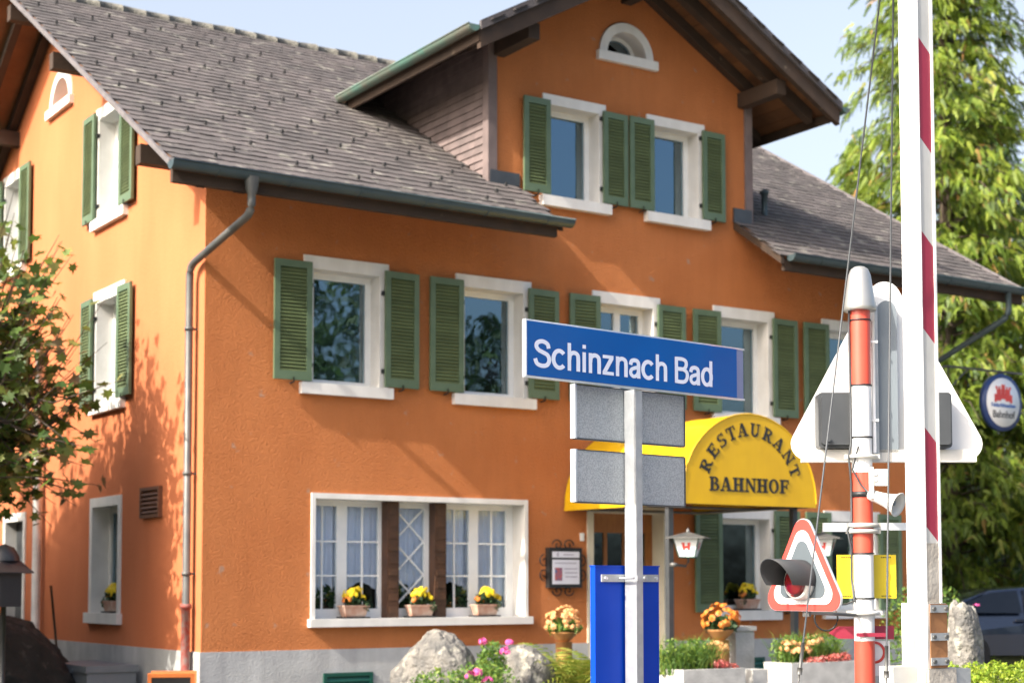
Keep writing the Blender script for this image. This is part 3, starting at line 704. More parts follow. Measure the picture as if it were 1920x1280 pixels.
def glyph(ch):
    """slab-serif capital in a 1-high cell: list of polygons, width"""
    def r(x0, y0, x1, y1): return [(x0, y0), (x1, y0), (x1, y1), (x0, y1)]
    def sl(x0, y0, x1, y1, wd): return [(x0, y0), (x0 + wd, y0), (x1 + wd, y1), (x1, y1)]
    def ring(cx, cy, rx, ry, ix, iy, a0, a1, n=14):
        t = [R(a0 + (a1 - a0) * i / n) for i in range(n + 1)]
        return [(cx + rx * cos(q), cy + ry * sin(q)) for q in t] + [(cx + ix * cos(q), cy + iy * sin(q)) for q in reversed(t)]
    s = .24; t = .12
    stem = lambda x: [r(x, t, x + s, 1 - t), r(x - .10, 0, x + s + .10, t), r(x - .10, 1 - t, x + s + .10, 1)]
    if ch == 'R': return stem(.10) + [ring(.44, .74, .34, .26, .14, .16, -90, 90), r(.40, 1 - t, .44, 1), r(.30, .48, .44, .58), sl(.62, .0, .36, .48, .22), r(.84, 0, .92, t)], .92
    if ch == 'E': return stem(.10) + [r(.40, 1 - t, .78, 1), r(.70, .72, .78, .9), r(.30, .46, .56, .56), r(.56, .36, .63, .66), r(.40, 0, .82, t), r(.73, .1, .82, .3)], .86
    if ch == 'F': return stem(.10) + [r(.40, 1 - t, .78, 1), r(.70, .70, .78, .9), r(.30, .46, .56, .56), r(.56, .34, .63, .68)], .82
    if ch == 'S': return [ring(.38, .735, .34, .265, .15, .155, 40, 262), ring(.38, .28, .36, .28, .15, .165, 85, -140), r(.60, .72, .68, 1), r(.04, 0, .12, .28)], .78
    if ch == 'T': return [r(.33, t, .53, .9), r(.02, .9, .84, 1), r(.02, .68, .10, .9), r(.76, .68, .84, .9), r(.22, 0, .64, t)], .86
    if ch == 'A': return [sl(.10, .1, .38, 1, .10), sl(.62, .1, .34, 1, .24), r(.24, .30, .70, .38), r(0, 0, .32, t), r(.52, 0, .98, t)], .98
    if ch == 'U': return [r(.10, .32, .30, .9), r(.68, .32, .78, .9), ring(.44, .32, .34, .33, .14, .20, 180, 360), r(0, .9, .40, 1), r(.56, .9, .90, 1)], .90
    if ch == 'N': return [r(.12, .1, .22, .9), r(.76, .1, .86, 1), sl(.70, 0, .06, 1, .24), r(0, 0, .34, t), r(.60, .9, .76, 1), r(.86, .9, .98, 1)], .98
    if ch == 'B': return stem(.10) + [ring(.42, .755, .31, .245, .12, .15, -90, 90), r(.40, 1 - t, .42, 1), r(.30, .47, .42, .55), ring(.46, .275, .35, .275, .14, .175, -90, 90), r(.40, 0, .46, t)], .86
    if ch == 'H': return stem(.10) + [q for q in [[(a + .50, b) for a, b in p] for p in stem(.10)]] + [r(.30, .45, .60, .56)], .96
    if ch == 'O': return [ring(.45, .5, .43, .52, .20, .40, 0, 360, 30)], .92
def letter(ch, size, wx=1.0):
    polys, wd = glyph(ch); mb = MB()
    for k, p in enumerate(polys):
        area = sum(p[i][0] * p[(i + 1) % len(p)][1] - p[(i + 1) % len(p)][0] * p[i][1] for i in range(len(p)))
        if area < 0: p = p[::-1]
        if ch == 'O':
            n2 = len(p) // 2; q = [( (a - wd / 2) * size * wx, b * size) for a, b in polys[0]]
            o = q[:n2]; i_ = q[n2:][::-1]; d = .004
            v = [(a, -d, b) for a, b in o] + [(a, -d, b) for a, b in i_] + [(a, 0, b) for a, b in o] + [(a, 0, b) for a, b in i_]
            fs = []
            for j in range(n2 - 1): fs += [(j, j + 1, n2 + j + 1, n2 + j), (j, 2 * n2 + j, 2 * n2 + j + 1, j + 1), (n2 + j, n2 + j + 1, 3 * n2 + j + 1, 3 * n2 + j)]
            mb.add(v, fs)
        else:
            mb.prism([((a - wd / 2) * size * wx, b * size) for a, b in p], lambda a, b, t: (a, t, b), -.004 - .0006 * k, 0)
    return mb, wd * size * wx
word = 'RESTAURANT'; sz = .158; Rb = .745
ang = [-66, -50.5, -36.5, -23.5, -9.5, 5.5, 21.5, 37, 53, 67.5]
for ch, a in zip(word, ang):
    mb, wd = letter(ch, sz, 1.05); t = R(a)
    mt = Matrix.Translation((Rb * sin(t), -AD - .004, AZ + .095 + Rb * cos(t))) @ Matrix.Rotation(t, 4, 'Y') @ Matrix.Translation((0, 0, -sz / 2))
    mb.v = [tuple(mt @ Vector(p)) for p in mb.v]; mb.build('letter', 'black', aw)
x = -.635
for ch in 'BAHNHOF':
    mb, wd = letter(ch, .165, 1.10); mb.v = [(p[0] + x + wd / 2, p[1] - AD - .004, p[2] + AZ + .105) for p in mb.v]; mb.build('letter', 'black', aw); x += wd + .010

# ------------------------------------------------------------------ menu case
mc = empty('menu_case', (4.785, 0, 1.99), 0, 'black wrought iron menu case hung on the orange wall beside the door', 'menu board')
MB().box(-.25, .25, -.09, -.005, -.25, .25).build('case', 'dark', mc)
MB().box(-.205, .205, -.095, -.091, -.205, .10).box(-.205, .205, -.095, -.091, .125, .20).build('menu_sheet', 'paper', mc)
MB().box(-.17, -.06, -.098, -.0955, -.16, .0).build('picture', 'photoink', mc)
mb = MB()
for k in range(3): mb.box(-.03 + .01 * k, .17, -.098, -.0955, -.02 - .05 * k, -.005 - .05 * k)
mb.box(-.17, .16, -.098, -.0955, .05, .065).box(-.14, -.11, -.098, -.0955, .14, .185).box(-.04, .12, -.098, -.0955, .155, .17)
mb.build('print', 'blurink', mc)
mb = MB()
for sx, sz_ in ((1, 0), (-1, 0), (0, 1), (0, -1)):
    for q in (-1, 1):
        pts = []
        for i in range(22):
            t = i / 21 * 2.4 * pi; r = .075 * (1 - i / 26)
            a = q * (.075 + r * cos(t)) ; b = r * sin(t) + .035
            pts.append((sx * (.25 + b) + (a * 1.1 if sx == 0 else 0), -.03, sz_ * (.25 + b) + (a * 1.1 if sz_ == 0 else 0)))
        mb.tube(pts, .008, 6)
mb.build('scroll_frame', 'dark', mc)

# ------------------------------------------------------------------ lanterns on the awning posts
def lantern(loc, label, sgn=1):
    o = empty('wall_lantern', loc, 0, label, 'lantern', 'lanterns on the awning posts')
    s = MB(); a, b = .19, .11; z0, z1 = 0, .25
    v = [(x * b, y * b, z0) for x, y in ((-1, -1), (1, -1), (1, 1), (-1, 1))] + [(x * a, y * a, z1) for x, y in ((-1, -1), (1, -1), (1, 1), (-1, 1))]
    Rm = Matrix.Rotation(R(40), 4, 'Z'); v = [Rm @ Vector(p) for p in v]
    s.add(v, [(3, 2, 1, 0), (0, 1, 5, 4), (1, 2, 6, 5), (2, 3, 7, 6), (3, 0, 4, 7)]); s.build('lantern_glass', 'frost', o)
    t = MB()
    for i in range(4): t.tube([v[i], v[i + 4]], .009, 6); t.tube([v[i], v[(i + 1) % 4]], .009, 6)
    t.build('lantern_frame', 'basevent', o)
    rf = [Rm @ Vector((x * .29, y * .29, .25)) for x, y in ((-1, -1), (1, -1), (1, 1), (-1, 1))] + [Rm @ Vector((x * .29, y * .29, .262)) for x, y in ((-1, -1), (1, -1), (1, 1), (-1, 1))]
    q = MB().add(rf + [Vector((0, 0, .345))], [(3, 2, 1, 0), (0, 1, 5, 4), (1, 2, 6, 5), (2, 3, 7, 6), (3, 0, 4, 7), (4, 5, 8), (5, 6, 8), (6, 7, 8), (7, 4, 8)])
    q.lathe([(.03, .34), (.025, .37), (.0, .40)], n=10); q.build('lantern_roof', 'zinc', o)
    MB().tube([(-.25 * sgn, .02, -.10), (-.05 * sgn, 0, -.12), (0, 0, -.06), (0, 0, 0)], .018, 8).lathe([(.0, -.02), (.06, 0), (.06, .04), (0, .05)], (-.26 * sgn, .02, -.12), 12).build('bracket', 'zinc', o)
    for k, f in ((0, (0, 1)), (3, (3, 0))):
        em = MB()      # small red castle mark on the two panes that face the forecourt
        A, B = v[f[0]], v[f[1]]; A2, B2 = v[f[0] + 4], v[f[1] + 4]
        P = lambda u, w_: (A * (1 - u) + B * u) * (1 - w_) + (A2 * (1 - u) + B2 * u) * w_
        nn = (B - A).cross(A2 - A).normalized()
        if nn.dot(Vector((P(.5, .5).x, P(.5, .5).y, 0))) < 0: nn = -nn
        for (u0, u1, w0, w1) in ((.32, .43, .38, .72), (.57, .68, .38, .72), (.43, .57, .48, .60), (.30, .45, .72, .78), (.55, .70, .72, .78)):
            em.add([P(u0, w0) + nn * .004, P(u1, w0) + nn * .004, P(u1, w1) + nn * .004, P(u0, w1) + nn * .004], [(0, 1, 2, 3)])
        em.build('castle_mark', 'signred', o)
lantern((5.01, -2.2, 2.09), 'square white lantern with red castle marks between the blue panel and the green shutter')
lantern((7.13, -2.2, 2.12), 'square white lantern half hidden behind the red signal triangle')
for o in bpy.data.objects:
    if o.name.startswith('wall_lantern'): o.scale = (.78, .78, .85)

# ------------------------------------------------------------------ hanging round sign
hs = empty('hanging_sign', (11.55, -.4, 4.98), 0, 'round white and blue restaurant sign hanging from an iron arm at the house corner', 'sign')
MB().tube([(-.1, .4, 0), (-.1, 0, 0), (1.55, 0, 0)], .018, 8).tube([(-.1, 0, -.0), (-.1, 0, -.35), (.35, 0, 0)], .012, 6).build('arm', 'graymetal', hs)
MB().box(.98, 1.12, -.02, .02, -.10, -.02).box(1.04, 1.06, -.01, .01, -.02, .02).build('hanger', 'graymetal', hs)
sx_, sz2, sr = 1.05, -.47, .43
MY = Matrix.Rotation(pi / 2, 4, 'X')
MB().lathe([(0, -.045), (sr, -.045), (sr, .045), (0, .045)], (sx_, 0, sz2), 40, 0, MY).build('disc_rim', mat('dark_blue_rim', (.02, .05, .17), (.02, .045, .15), .4, 3), hs)
MB().lathe([(0, .0), (sr - .06, .0), (sr - .06, .05), (0, .05)], (sx_, 0, sz2), 40, 0, MY).build('disc_face', 'white', hs)
mb = MB()
def fr(x0, x1, z0, z1, d=.055): mb.box(sx_ + x0, sx_ + x1, -d, -.0505, sz2 + z0, sz2 + z1)
fr(-.15, -.05, .02, .20); fr(.05, .15, .02, .20); fr(-.05, .05, .05, .13, .0545); fr(-.17, -.13, .20, .24); fr(-.10, -.07, .20, .24); fr(.07, .10, .20, .24); fr(.13, .17, .20, .24); fr(-.20, -.15, .0, .12, .0548); fr(.15, .20, .0, .12, .0548)
fr(-.04, .04, .13, .27, .0552)
mb.build('castle_emblem', 'signred', hs)
for body, size, z, m in (('Feldschlösschen', .085, -.07, 'blue'), ('Bahnhof', .15, -.23, 'black')):
    mb, _ = text_mb(body, size, lambda x, y, t: (sx_ + x, -.0505 - t, sz2 + z + y), .003, bold=.002, align='CENTER'); mb.build('lettering', m, hs)

# ------------------------------------------------------------------ station sign
ss = empty('station_sign', (-1.926, -10.163, G), R(6.6), 'blue station name sign reading Schinznach Bad on a galvanised post', 'sign')
z = lambda v: v - G
MB().box(-.749, .700, -.06, -.042, z(2.747), z(3.003)).build('name_panel', 'blue', ss)
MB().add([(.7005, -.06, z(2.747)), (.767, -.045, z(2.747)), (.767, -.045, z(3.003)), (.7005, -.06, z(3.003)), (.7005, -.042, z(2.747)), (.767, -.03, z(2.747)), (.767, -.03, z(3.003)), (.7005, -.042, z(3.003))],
         [(0, 1, 2, 3), (7, 6, 5, 4), (0, 4, 5, 1), (3, 2, 6, 7), (1, 5, 6, 2)]).build('end_cap_reflection', 'cap_reflection', ss)  # end strip coloured as a light reflection
MB().box(-.756, -.7495, -.062, -.036, z(2.742), z(3.008)).box(-.749, .767, -.055, -.03, z(2.738), z(2.7465)).box(-.749, .767, -.055, -.03, z(3.0035), z(3.012)).build('panel_edge', 'alu', ss)
def ribbon(pts, w, sm=True, n=6):
    P = [Vector(p) for p in pts]
    if sm:
        Q = []
        for i in range(len(P) - 1):
            a, b, c, d = P[max(i - 1, 0)], P[i], P[i + 1], P[min(i + 2, len(P) - 1)]
            for k in range(n):
                t = k / n; Q.append(.5 * ((2 * b) + (c - a) * t + (2 * a - 5 * b + 4 * c - d) * t * t + (3 * b - a - 3 * c + d) * t ** 3))
        P = Q + [P[-1]]
    L = []; Rr = []
    for i, p in enumerate(P):
        d = (P[min(i + 1, len(P) - 1)] - P[max(i - 1, 0)]).normalized(); nn = Vector((-d.y, d.x)) * w / 2; L.append(p + nn); Rr.append(p - nn)
    return L, Rr
def rc_(x0, y0, x1, y1): return [Vector((x0, y1)), Vector((x1, y1))], [Vector((x0, y0)), Vector((x1, y0))]
def el(cx, cy, rx, ry, a0, a1, w, n=22): return ribbon([(cx + rx * cos(R(a0 + (a1 - a0) * i / n)), cy + ry * sin(R(a0 + (a1 - a0) * i / n))) for i in range(n + 1)], w, False)
LW = .152
ARCH = [(.13, .40), (.16, .58), (.31, .665), (.455, .60), (.485, .44), (.485, .20), (.485, 0)]
HELV = {'S': ([ribbon([(.605, .70), (.55, .86), (.36, .935), (.17, .87), (.125, .735), (.21, .615), (.38, .545), (.56, .46), (.625, .29), (.55, .12), (.36, .062), (.15, .125), (.075, .30)], LW)], .72),
 'c': ([el(.305, .365, .235, .305, 42, 318, LW)], .575), 'h': ([rc_(.06, 0, .20, 1), ribbon(ARCH, LW)], .60), 'i': ([rc_(.06, 0, .20, .73), rc_(.06, .86, .20, 1)], .255),
 'n': ([rc_(.06, 0, .20, .73), ribbon(ARCH, LW)], .60), 'z': ([rc_(.04, .605, .49, .73), rc_(.03, 0, .50, .125), ([Vector((.03, .126)), Vector((.305, .604))], [Vector((.21, .126)), Vector((.49, .604))])], .53),
 'a': ([ribbon([(.085, .48), (.13, .62), (.27, .668), (.40, .62), (.43, .49), (.43, .25), (.44, .0)], LW), ribbon([(.43, .42), (.26, .375), (.115, .30), (.095, .15), (.21, .06), (.36, .12), (.43, .26)], LW * .9)], .55),
 'B': ([rc_(.06, 0, .205, 1), ribbon([(.13, .935), (.40, .935), (.55, .87), (.575, .74), (.52, .61), (.40, .55), (.13, .55)], LW * .95), ribbon([(.13, .548), (.42, .548), (.59, .45), (.62, .29), (.56, .14), (.42, .065), (.13, .065)], LW * .95)], .70),
 'd': ([rc_(.40, 0, .54, 1), el(.28, .365, .205, .305, 0, 360, LW)], .60), ' ': ([], .25)}
tot = sum(HELV[c][1] for c in 'Schinznach Bad') - .12; kx = 1.212 / tot; ky = .133; xx = -.70 - .07 * kx
for ch in 'Schinznach Bad':
    pc, adv = HELV[ch]
    if pc:
        mb = MB()
        for q, (A_, B_) in enumerate(pc):
            n = len(A_); dd = -.0625 - .0005 * q
            mb.add([(xx + p.x * kx, dd, z(2.789) + p.y * ky) for p in B_ + A_], [(i, i + 1, n + i + 1, n + i) for i in range(n - 1)])
        mb.build('letter', 'lettering', ss)
    xx += adv * kx
for zb, zt, nm in ((2.485, 2.742, 'back_plate'), (2.175, 2.425, 'back_plate')):
    o = MB().box(-.345, .408, .045, .05, z(zb), z(zt)).build(nm, 'speckle', ss)
    MB().box(-.358, -.3455, .036, .072, z(zb) - .004, z(zt) + .004).build('plate_edge', 'alu', o)
    MB().box(-.345, .41, .04, .07, z(zb) - .007, z(zb) - .0005).box(-.345, .41, .04, .07, z(zt) + .0005, z(zt) + .004).box(.4085, .414, .04, .07, z(zb), z(zt)).build('plate_rim', 'graymetal', o)
MB().box(-.022, .022, -.04, .042, 0, z(2.7375)).build('post', 'galv', ss)
bb = MB().box(-.212, .228, .055, .090, 0, z(1.86)).box(-.215, .232, .051, .093, z(1.86), z(1.866)).build('blue_case', 'blue2', ss)
MB().box(-.175, .215, .044, .0545, z(1.785), z(1.822)).box(-.02, .045, -.045, -.0405, z(1.79), z(1.817)).tube([(-.055, .05, z(1.803)), (-.055, -.055, z(1.803))], .006, 6).tube([(.03, -.04, z(1.803)), (.03, -.053, z(1.803))], .009, 8).build('clamp', 'galv', ss)
mb = MB()
for x in (-.15, .12, .195): mb.tube([(x, .044, z(1.803)), (x, .036, z(1.803))], .009, 8)
mb.build('bolt', 'alu', bb)

# ------------------------------------------------------------------ barrier boom
bo = empty('barrier_boom', (-1.254, -11.434, G), R(-2.4), 'raised white and crimson level crossing boom standing upright on its steel pivot', 'barrier')
bx0, bx1, by0, by1 = -.0475, .0475, -.059, .059
zt = 5.2
MB().box(bx0, bx1 - .0125, by0 + .004, by1, z(1.687), z(zt)).box(bx1 - .012, bx1, by0 - .004, by1, z(1.687), z(zt)).box(bx0, bx0 + .006, by0 - .001, by0 + .0035, z(1.687), z(zt)).build('boom', 'white', bo)
fx0, fx1 = bx0 + .0065, bx1 - .0125
bz = [1.957, 2.033, 2.481, 2.931, 3.377, 3.808, 4.273, 4.72, 5.16]; drop = .072
grey_film = mat('grey_reflective_film', (.50, .50, .48), (.44, .44, .42), .4, 6)
for k in range(1, len(bz) - 1):
    a0, a1 = bz[k], bz[k + 1]
    MB().add([(fx0, by0 + .003, z(a0)), (fx1, by0 + .003, z(a0) - drop), (fx1, by0 + .003, z(a1) - drop), (fx0, by0 + .003, z(a1))], [(0, 1, 2, 3)]).build('crimson_band' if k % 2 else 'grey_band', 'red' if k % 2 else grey_film, bo)
MB().add([(fx0, by0 + .003, z(1.957)), (fx1, by0 + .003, z(1.957)), (fx0, by0 + .003, z(2.033))], [(0, 1, 2)]).build('grey_band', grey_film, bo)
MB().box(fx0, fx1, by0 + .0005, by0 + .003, z(1.687), z(1.956)).build('bare_base_panel', 'concrete', bo)
blk = MB().box(-.054, .062, -.068, .008, z(1.395), z(1.686)).build('pivot_block', 'dirtywhite', bo)
MB().box(-.040, .064, -.074, -.0685, z(1.398), z(1.684)).build('rusty_plate', 'rust', blk)
for zz in (1.41, 1.52, 1.645):
    MB().box(-.042, .066, -.080, -.0745, z(zz), z(zz + .034)).build('strap', 'galv', blk)
    for x in (-.026, .050): MB().tube([(x, -.080, z(zz + .017)), (x, -.090, z(zz + .017))], .009, 8).build('bolt', 'zinc', blk)
MB().box(-.060, -.01, .010, .085, z(1.40), z(1.687)).box(-.20, -.056, .00, .085, z(1.25), z(1.405)).build('steel_bracket', 'dirtywhite', bo)
MB().box(-.055, .115, -.075, .06, z(1.20), z(1.394)).build('pivot_arm', 'concrete', bo)
MB().box(.1155, .21, -.07, .055, z(1.20), z(1.392)).build('counterweight_end', 'galv', bo)
MB().box(-.2, .2, -.12, .25, 0, z(1.195)).build('drive_cabinet', 'dirtywhite', bo)
def cable(a, b, lo, label):
    o = empty('stay_cable', lo, 0, label, 'cable', 'stay cables of the barrier')
    L = Vector(lo); a = Vector(a) - L; b = Vector(b) - L
    MB().tube([b, a], .0042, 6).build('cable', 'graymetal', o)
    d = (a - b).normalized()
    MB().tube([b - d * .01, b + d * .12], .008, 8).tube([b - d * .06, b], .004, 6).tube([b - d * .02, b + d * .01], .012, 8).build('turnbuckle', 'zinc', o)
    MB().tube([b - d * .06, Vector((b.x, b.y, 0))], .01, 6).build('anchor_rod', 'zinc', o)
# cable heads sit well above the frame on the boom's top fitting
def ext(p, q, t): return Vector(p) + (Vector(q) - Vector(p)) * t
a1 = ext((-1.905, -11.309, 1.40), (-1.712, -11.652, 4.308), 1.3); a2 = ext((-1.59, -11.515, 1.385), (-1.663, -11.684, 4.308), 1.3)
cable(a1, (-1.905, -11.309, 1.40), (-1.905, -11.309, G), 'slanting thin steel stay cable crossing in front of the red triangle')
cable(a2, (-1.59, -11.515, 1.385), (-1.59, -11.515, G), 'nearly upright thin steel stay cable just left of the white boom')

# ------------------------------------------------------------------ signal mast
FWD = Vector((.549, .834, 0)); 
sm = empty('signal_mast', (-.742, -10.56, G), -YAW, 'red and white banded level crossing mast with a silver cone cap', 'signal mast')
def seg(z0, z1, m, name='mast_band'): return MB().tube([(0, 0, z(z0)), (0, 0, z(z1))], .052, 24, caps=False).build(name, m, sm)
for a, b, m in ((2.802, 3.192, 'coral'), (2.348, 2.802, 'white'), (1.928, 2.348, 'coral'), (1.483, 1.928, 'white'), (.95, 1.483, 'coral'), (G, .95, 'white')): seg(a, b, m)
cp = MB().lathe([(.0, .0), (.026, -.003), (.045, -.016), (.057, -.045), (.079, -.185), (.083, -.215), (.084, -.232), (.080, -.236), (.0, -.236)], (0, 0, z(3.425)), 32).build('cone_cap', mat('brushed_silver', (.50, .49, .45), (.42, .41, .38), .38, 3, metal=.7), sm)
MB().tube([(0, 0, z(3.190)), (0, 0, z(3.235))], .047, 24).tube([(.01, -.048, z(3.212)), (.01, -.058, z(3.212))], .009, 10).build('collar', 'galv', sm)
def ring_(zc, r=.078, t=.012, nm='clamp_ring'):
    mb = MB().lathe([(.053, -t), (r, -t * .6), (r, t * .6), (.053, t)], (0, 0, z(zc)), 24).box(-r - .01, -r + .02, -.02, .02, z(zc) - .012, z(zc) + .012).box(r - .02, r + .01, -.02, .02, z(zc) - .012, z(zc) + .012)
    mb.tube([(-r + .005, -.02, z(zc)), (-r + .005, -.03, z(zc))], .006, 8); return mb.build(nm, 'dirtywhite', sm)
for zc in (2.43, 2.045, 2.075, 1.625): ring_(zc)
mb = MB()
for zc in (3.14, 2.80, 2.53, 1.93, 1.70): mb.lathe([(.053, -.004), (.056, -.004), (.056, .004), (.053, .004)], (0, 0, z(zc)), 20)
mb.lathe([(.053, -.014), (.058, -.014), (.058, .014), (.053, .014)], (0, 0, z(2.235)), 20)
mb.build('cable_tie', 'dark', sm)
cab = [(-.058, -.01, 3.2), (-.062, -.015, 3.1), (-.058, -.012, 2.8), (-.058, -.012, 2.5), (-.075, -.03, 2.43), (-.060, -.01, 2.3), (-.06, -.01, 2.1), (-.085, -.02, 2.05), (-.062, -.01, 1.95), (-.065, -.015, 1.8), (-.055, -.03, 1.68)]
MB().tube([(a, b, z(c)) for a, b, c in cab], .006, 6).tube([(-.03, -.055, z(2.48)), (-.06, -.05, z(2.36)), (-.02, -.06, z(2.28)), (.02, -.06, z(2.24))], .005, 6).build('mast_cable', 'graymetal', sm)
lp = [(-.20 + .06 * cos(t) * (1), -.02, 1.60 + .065 * sin(t)) for t in [R(80 - k * 22) for k in range(17)]]
MB().tube([(-.05, -.03, z(1.69)), (-.10, -.03, z(1.67))] + [(a, b, z(c)) for a, b, c in lp] + [(-.24, -.1, z(1.72))], .005, 6).build('cable_loop', 'dark', sm)
# white crossing triangle seen from behind (dims relative to mast)
tr = MB(); hw = .495; rc = .075
def round_tri(hw, H, rc, cx=0, z0=0, n=8):
    base = [(-hw, 0), (hw, 0), (0, H)]
    c = Vector((0, H / 3)); out = []
    pts = [Vector(p) for p in base]
    for i in range(3):
        a, b, d = pts[i - 1], pts[i], pts[(i + 1) % 3]
        u = (a - b).normalized(); v = (d - b).normalized(); half = u.angle(v) / 2
        cc = b + (u + v).normalized() * (rc / sin(half))
        # arc between tangent points
        t1 = cc - (u * (u.dot(cc - b)) + b); t1 = (b + u * u.dot(cc - b)) - cc; t2 = (b + v * v.dot(cc - b)) - cc
        a0 = math.atan2(t1.y, t1.x); a1 = math.atan2(t2.y, t2.x)
        while a1 < a0: a1 += 2 * pi
        for k in range(n + 1):
            q = a0 + (a1 - a0) * k / n; out.append((cx + cc.x + rc * cos(q), z0 + cc.y + rc * sin(q)))
    return out
TO = .14; TC = .162                        # triangle sits behind the mast
rt = round_tri(.562, 1.04, .085, TC, z(2.425))
tri = MB().prism(rt, XY, TO, TO + .006).build('triangle_board', 'white', sm)
MB().box(TC - .455, TC + .455, TO - .06, TO - .001, z(2.41), z(2.455)).box(TC - .455, TC + .455, TO - .06, TO - .05, z(2.455), z(2.475)).build('lower_rail', 'dirtywhite', sm)
for cx in (-.12, .385):
    lo = MB(); poly = rp = []
    w_, h_ = (.095, .145); r_ = .02
    pp = []
    for (sx2, sy2, a0) in ((1, -1, -90), (1, 1, 0), (-1, 1, 90), (-1, -1, 180)):
        for k in range(5):
            q = R(a0 + 90 * k / 4); pp.append((cx + sx2 * (w_ - r_) + r_ * cos(q), z(2.625) + sy2 * (h_ - r_) + r_ * sin(q)))
    lo.prism(pp, XY, TO - .10, TO - .0005); lb = lo.build('lamp_housing', 'graymetal', sm)
    MB().prism([(cx + (a - cx) * .88, z(2.625) + (b - z(2.625)) * .9) for a, b in pp], XY, TO - .125, TO - .101).tube([(cx - .05, TO - .126, z(2.52)), (cx - .05, TO - .14, z(2.52))], .012, 8).build('housing_lid', 'graymetal', lb)
MB().box(.105, .21, TO - .06, TO - .001, z(2.46), z(3.20)).prism([(.105 + .0525 - .0525 * cos(pi * k / 12), z(3.2) + .06 * sin(pi * k / 12)) for k in range(13)], XY, TO - .06, TO - .001).build('rounded_channel', 'grey', sm)
MB().box(.085, .10, TO - .10, TO - .001, z(2.45), z(3.225)).box(.0, .10, TO - .09, TO - .06, z(3.20), z(3.215)).build('steel_upright', 'galv', sm)
mb = MB().tube([(.068, .01, z(2.45)), (.068, .01, z(3.14))], .010, 10)
for zc in (3.03, 2.62): mb.box(.05, .09, -.002, .022, z(zc) - .006, z(zc) + .006)
mb.build('conduit', 'white', sm)
# cross arm
MB().box(-.205, -.054, -.02, .02, z(2.043), z(2.088)).box(.054, .24, -.02, .02, z(2.05), z(2.088)).build('cross_arm', 'alu', sm)
# junction box and horn
MB().box(.028, .115, -.10, -.055, z(2.275), z(2.36)).box(.022, .036, -.105, -.050, z(2.21), z(2.37)).tube([(.045, -.101, z(2.335)), (.045, -.106, z(2.335))], .010, 8).tube([(.045, -.101, z(2.305)), (.045, -.106, z(2.305))], .010, 8).build('junction_box', 'dirtywhite', sm)
ax = Vector((.68, -.62, -.33)).normalized(); q = ax.to_track_quat('Z', 'Y').to_matrix().to_4x4()
hn = MB().lathe([(.0, -.02), (.026, -.02), (.030, .0), (.030, .03), (.036, .08), (.050, .13), (.064, .152), (.061, .155), (.046, .133), (.028, .08), (.012, .05), (0, .05)], (.040, -.065, z(2.225)), 24, 0, q).build('horn', 'dirtywhite', sm)
MB().lathe([(.0, .10), (.015, .105), (.013, .13), (.0, .135)], (.040, -.065, z(2.225)), 14, 0, q).build('horn_driver', 'grey', hn)
# yellow plates, red arrow, round sign
for x0, x1 in ((-.125, -.0), (.0, .18)):
    pass
mb = MB().box(-.125, .182, .06, .066, z(1.70), z(1.925)); yp = mb.build('yellow_plate', 'yellowp', sm)
mb = MB()
for xx in (-.08, .13):
    for k in range(6):
        for zz in (1.912, 1.712): mb.box(xx + k * .009 - .025, xx + k * .009 - .020, .0575, .0595, z(zz) - .003, z(zz) + .003)
mb.build('plate_holes', 'dark', yp)
MB().prism([(-.17, z(1.52)), (-.12, z(1.492)), (.17, z(1.488)), (.17, z(1.558)), (-.12, z(1.554))], XY, .075, .080).box(-.054, .1, -.058, -.054, z(1.505), z(1.525)).build('red_arrow_plate', 'red', sm)
o = MB().box(.06, .15, .085, .09, z(1.30), z(1.48)).build('small_white_plate', 'white', sm)
MB().lathe([(.045, .0), (.058, .0), (.058, .003), (.045, .003)], (.068, .084, z(1.42)), 28, 0, MY).build('red_ring', 'signred', o)

# small warning triangle with hooded lamp, on its own arm from the mast
wt = empty('warning_signal', (-1.49, -10.90, G), 0, 'small red bordered triangle signal with a black hooded lamp, left of the mast', 'signal')
NF = Vector((-.999, -.045, 0)).normalized()      # face normal (to the left of the camera)
ang_ = math.atan2(NF.y, NF.x) + pi / 2          # so that local -y = NF
wt.rotation_euler = (0, 0, ang_)
H_ = .47
def rtm(s, y0, y1, m, nm, par):
    hw2, hh = .275 * s, .50 * s
    cz = z(1.645) + .165
    return MB().prism([(a, cz + (b - .165 * s)) for a, b in round_tri(hw2, hh, .05 * s + .008)], XY, y0, y1).build(nm, m, par)
rtm(1.0, .002, .014, 'alu', 'backing_plate', wt); rtm(.985, -.002, .0015, 'signred', 'red_border', wt); rtm(.80, -.005, -.0025, 'white', 'white_border', wt); rtm(.62, -.008, -.0055, 'field', 'grey_field', wt)
cz = z(1.645) + .135
lmp = MB().lathe([(.0, .0), (.082, .0), (.084, .02), (.078, .04), (.07, .045), (0, .05)], (0, -.009, cz), 28, 0, MY).build('lamp_rim', 'dirtywhite', wt)
MB().lathe([(.0, .05), (.068, .048), (.05, .062), (.0, .068)], (0, -.009, cz), 28, 0, MY).build('lamp_lens', mat('red_lens', (.16, .006, .008), (.13, .005, .006), .2, 3, coat=.5), wt)
mb = MB(); n = 26; vs = []; fs = []
for i in range(n + 1):
    t = R(-20 + 220 * i / n)
    L = .07 + .145 * max(0, sin(t) * .5 + .5) ** .6
    for r in (.092, .087): vs += [(r * cos(t), -.012, cz + .016 + r * sin(t)), (r * cos(t) * 1.0, -.012 - L, cz + .020 + r * sin(t))]
for i in range(n): 
    a = 4 * i; b = a + 4; fs += [(a, b, b + 1, a + 1), (a + 2, a + 3, b + 3, b + 2), (a + 1, b + 1, b + 3, a + 3)]
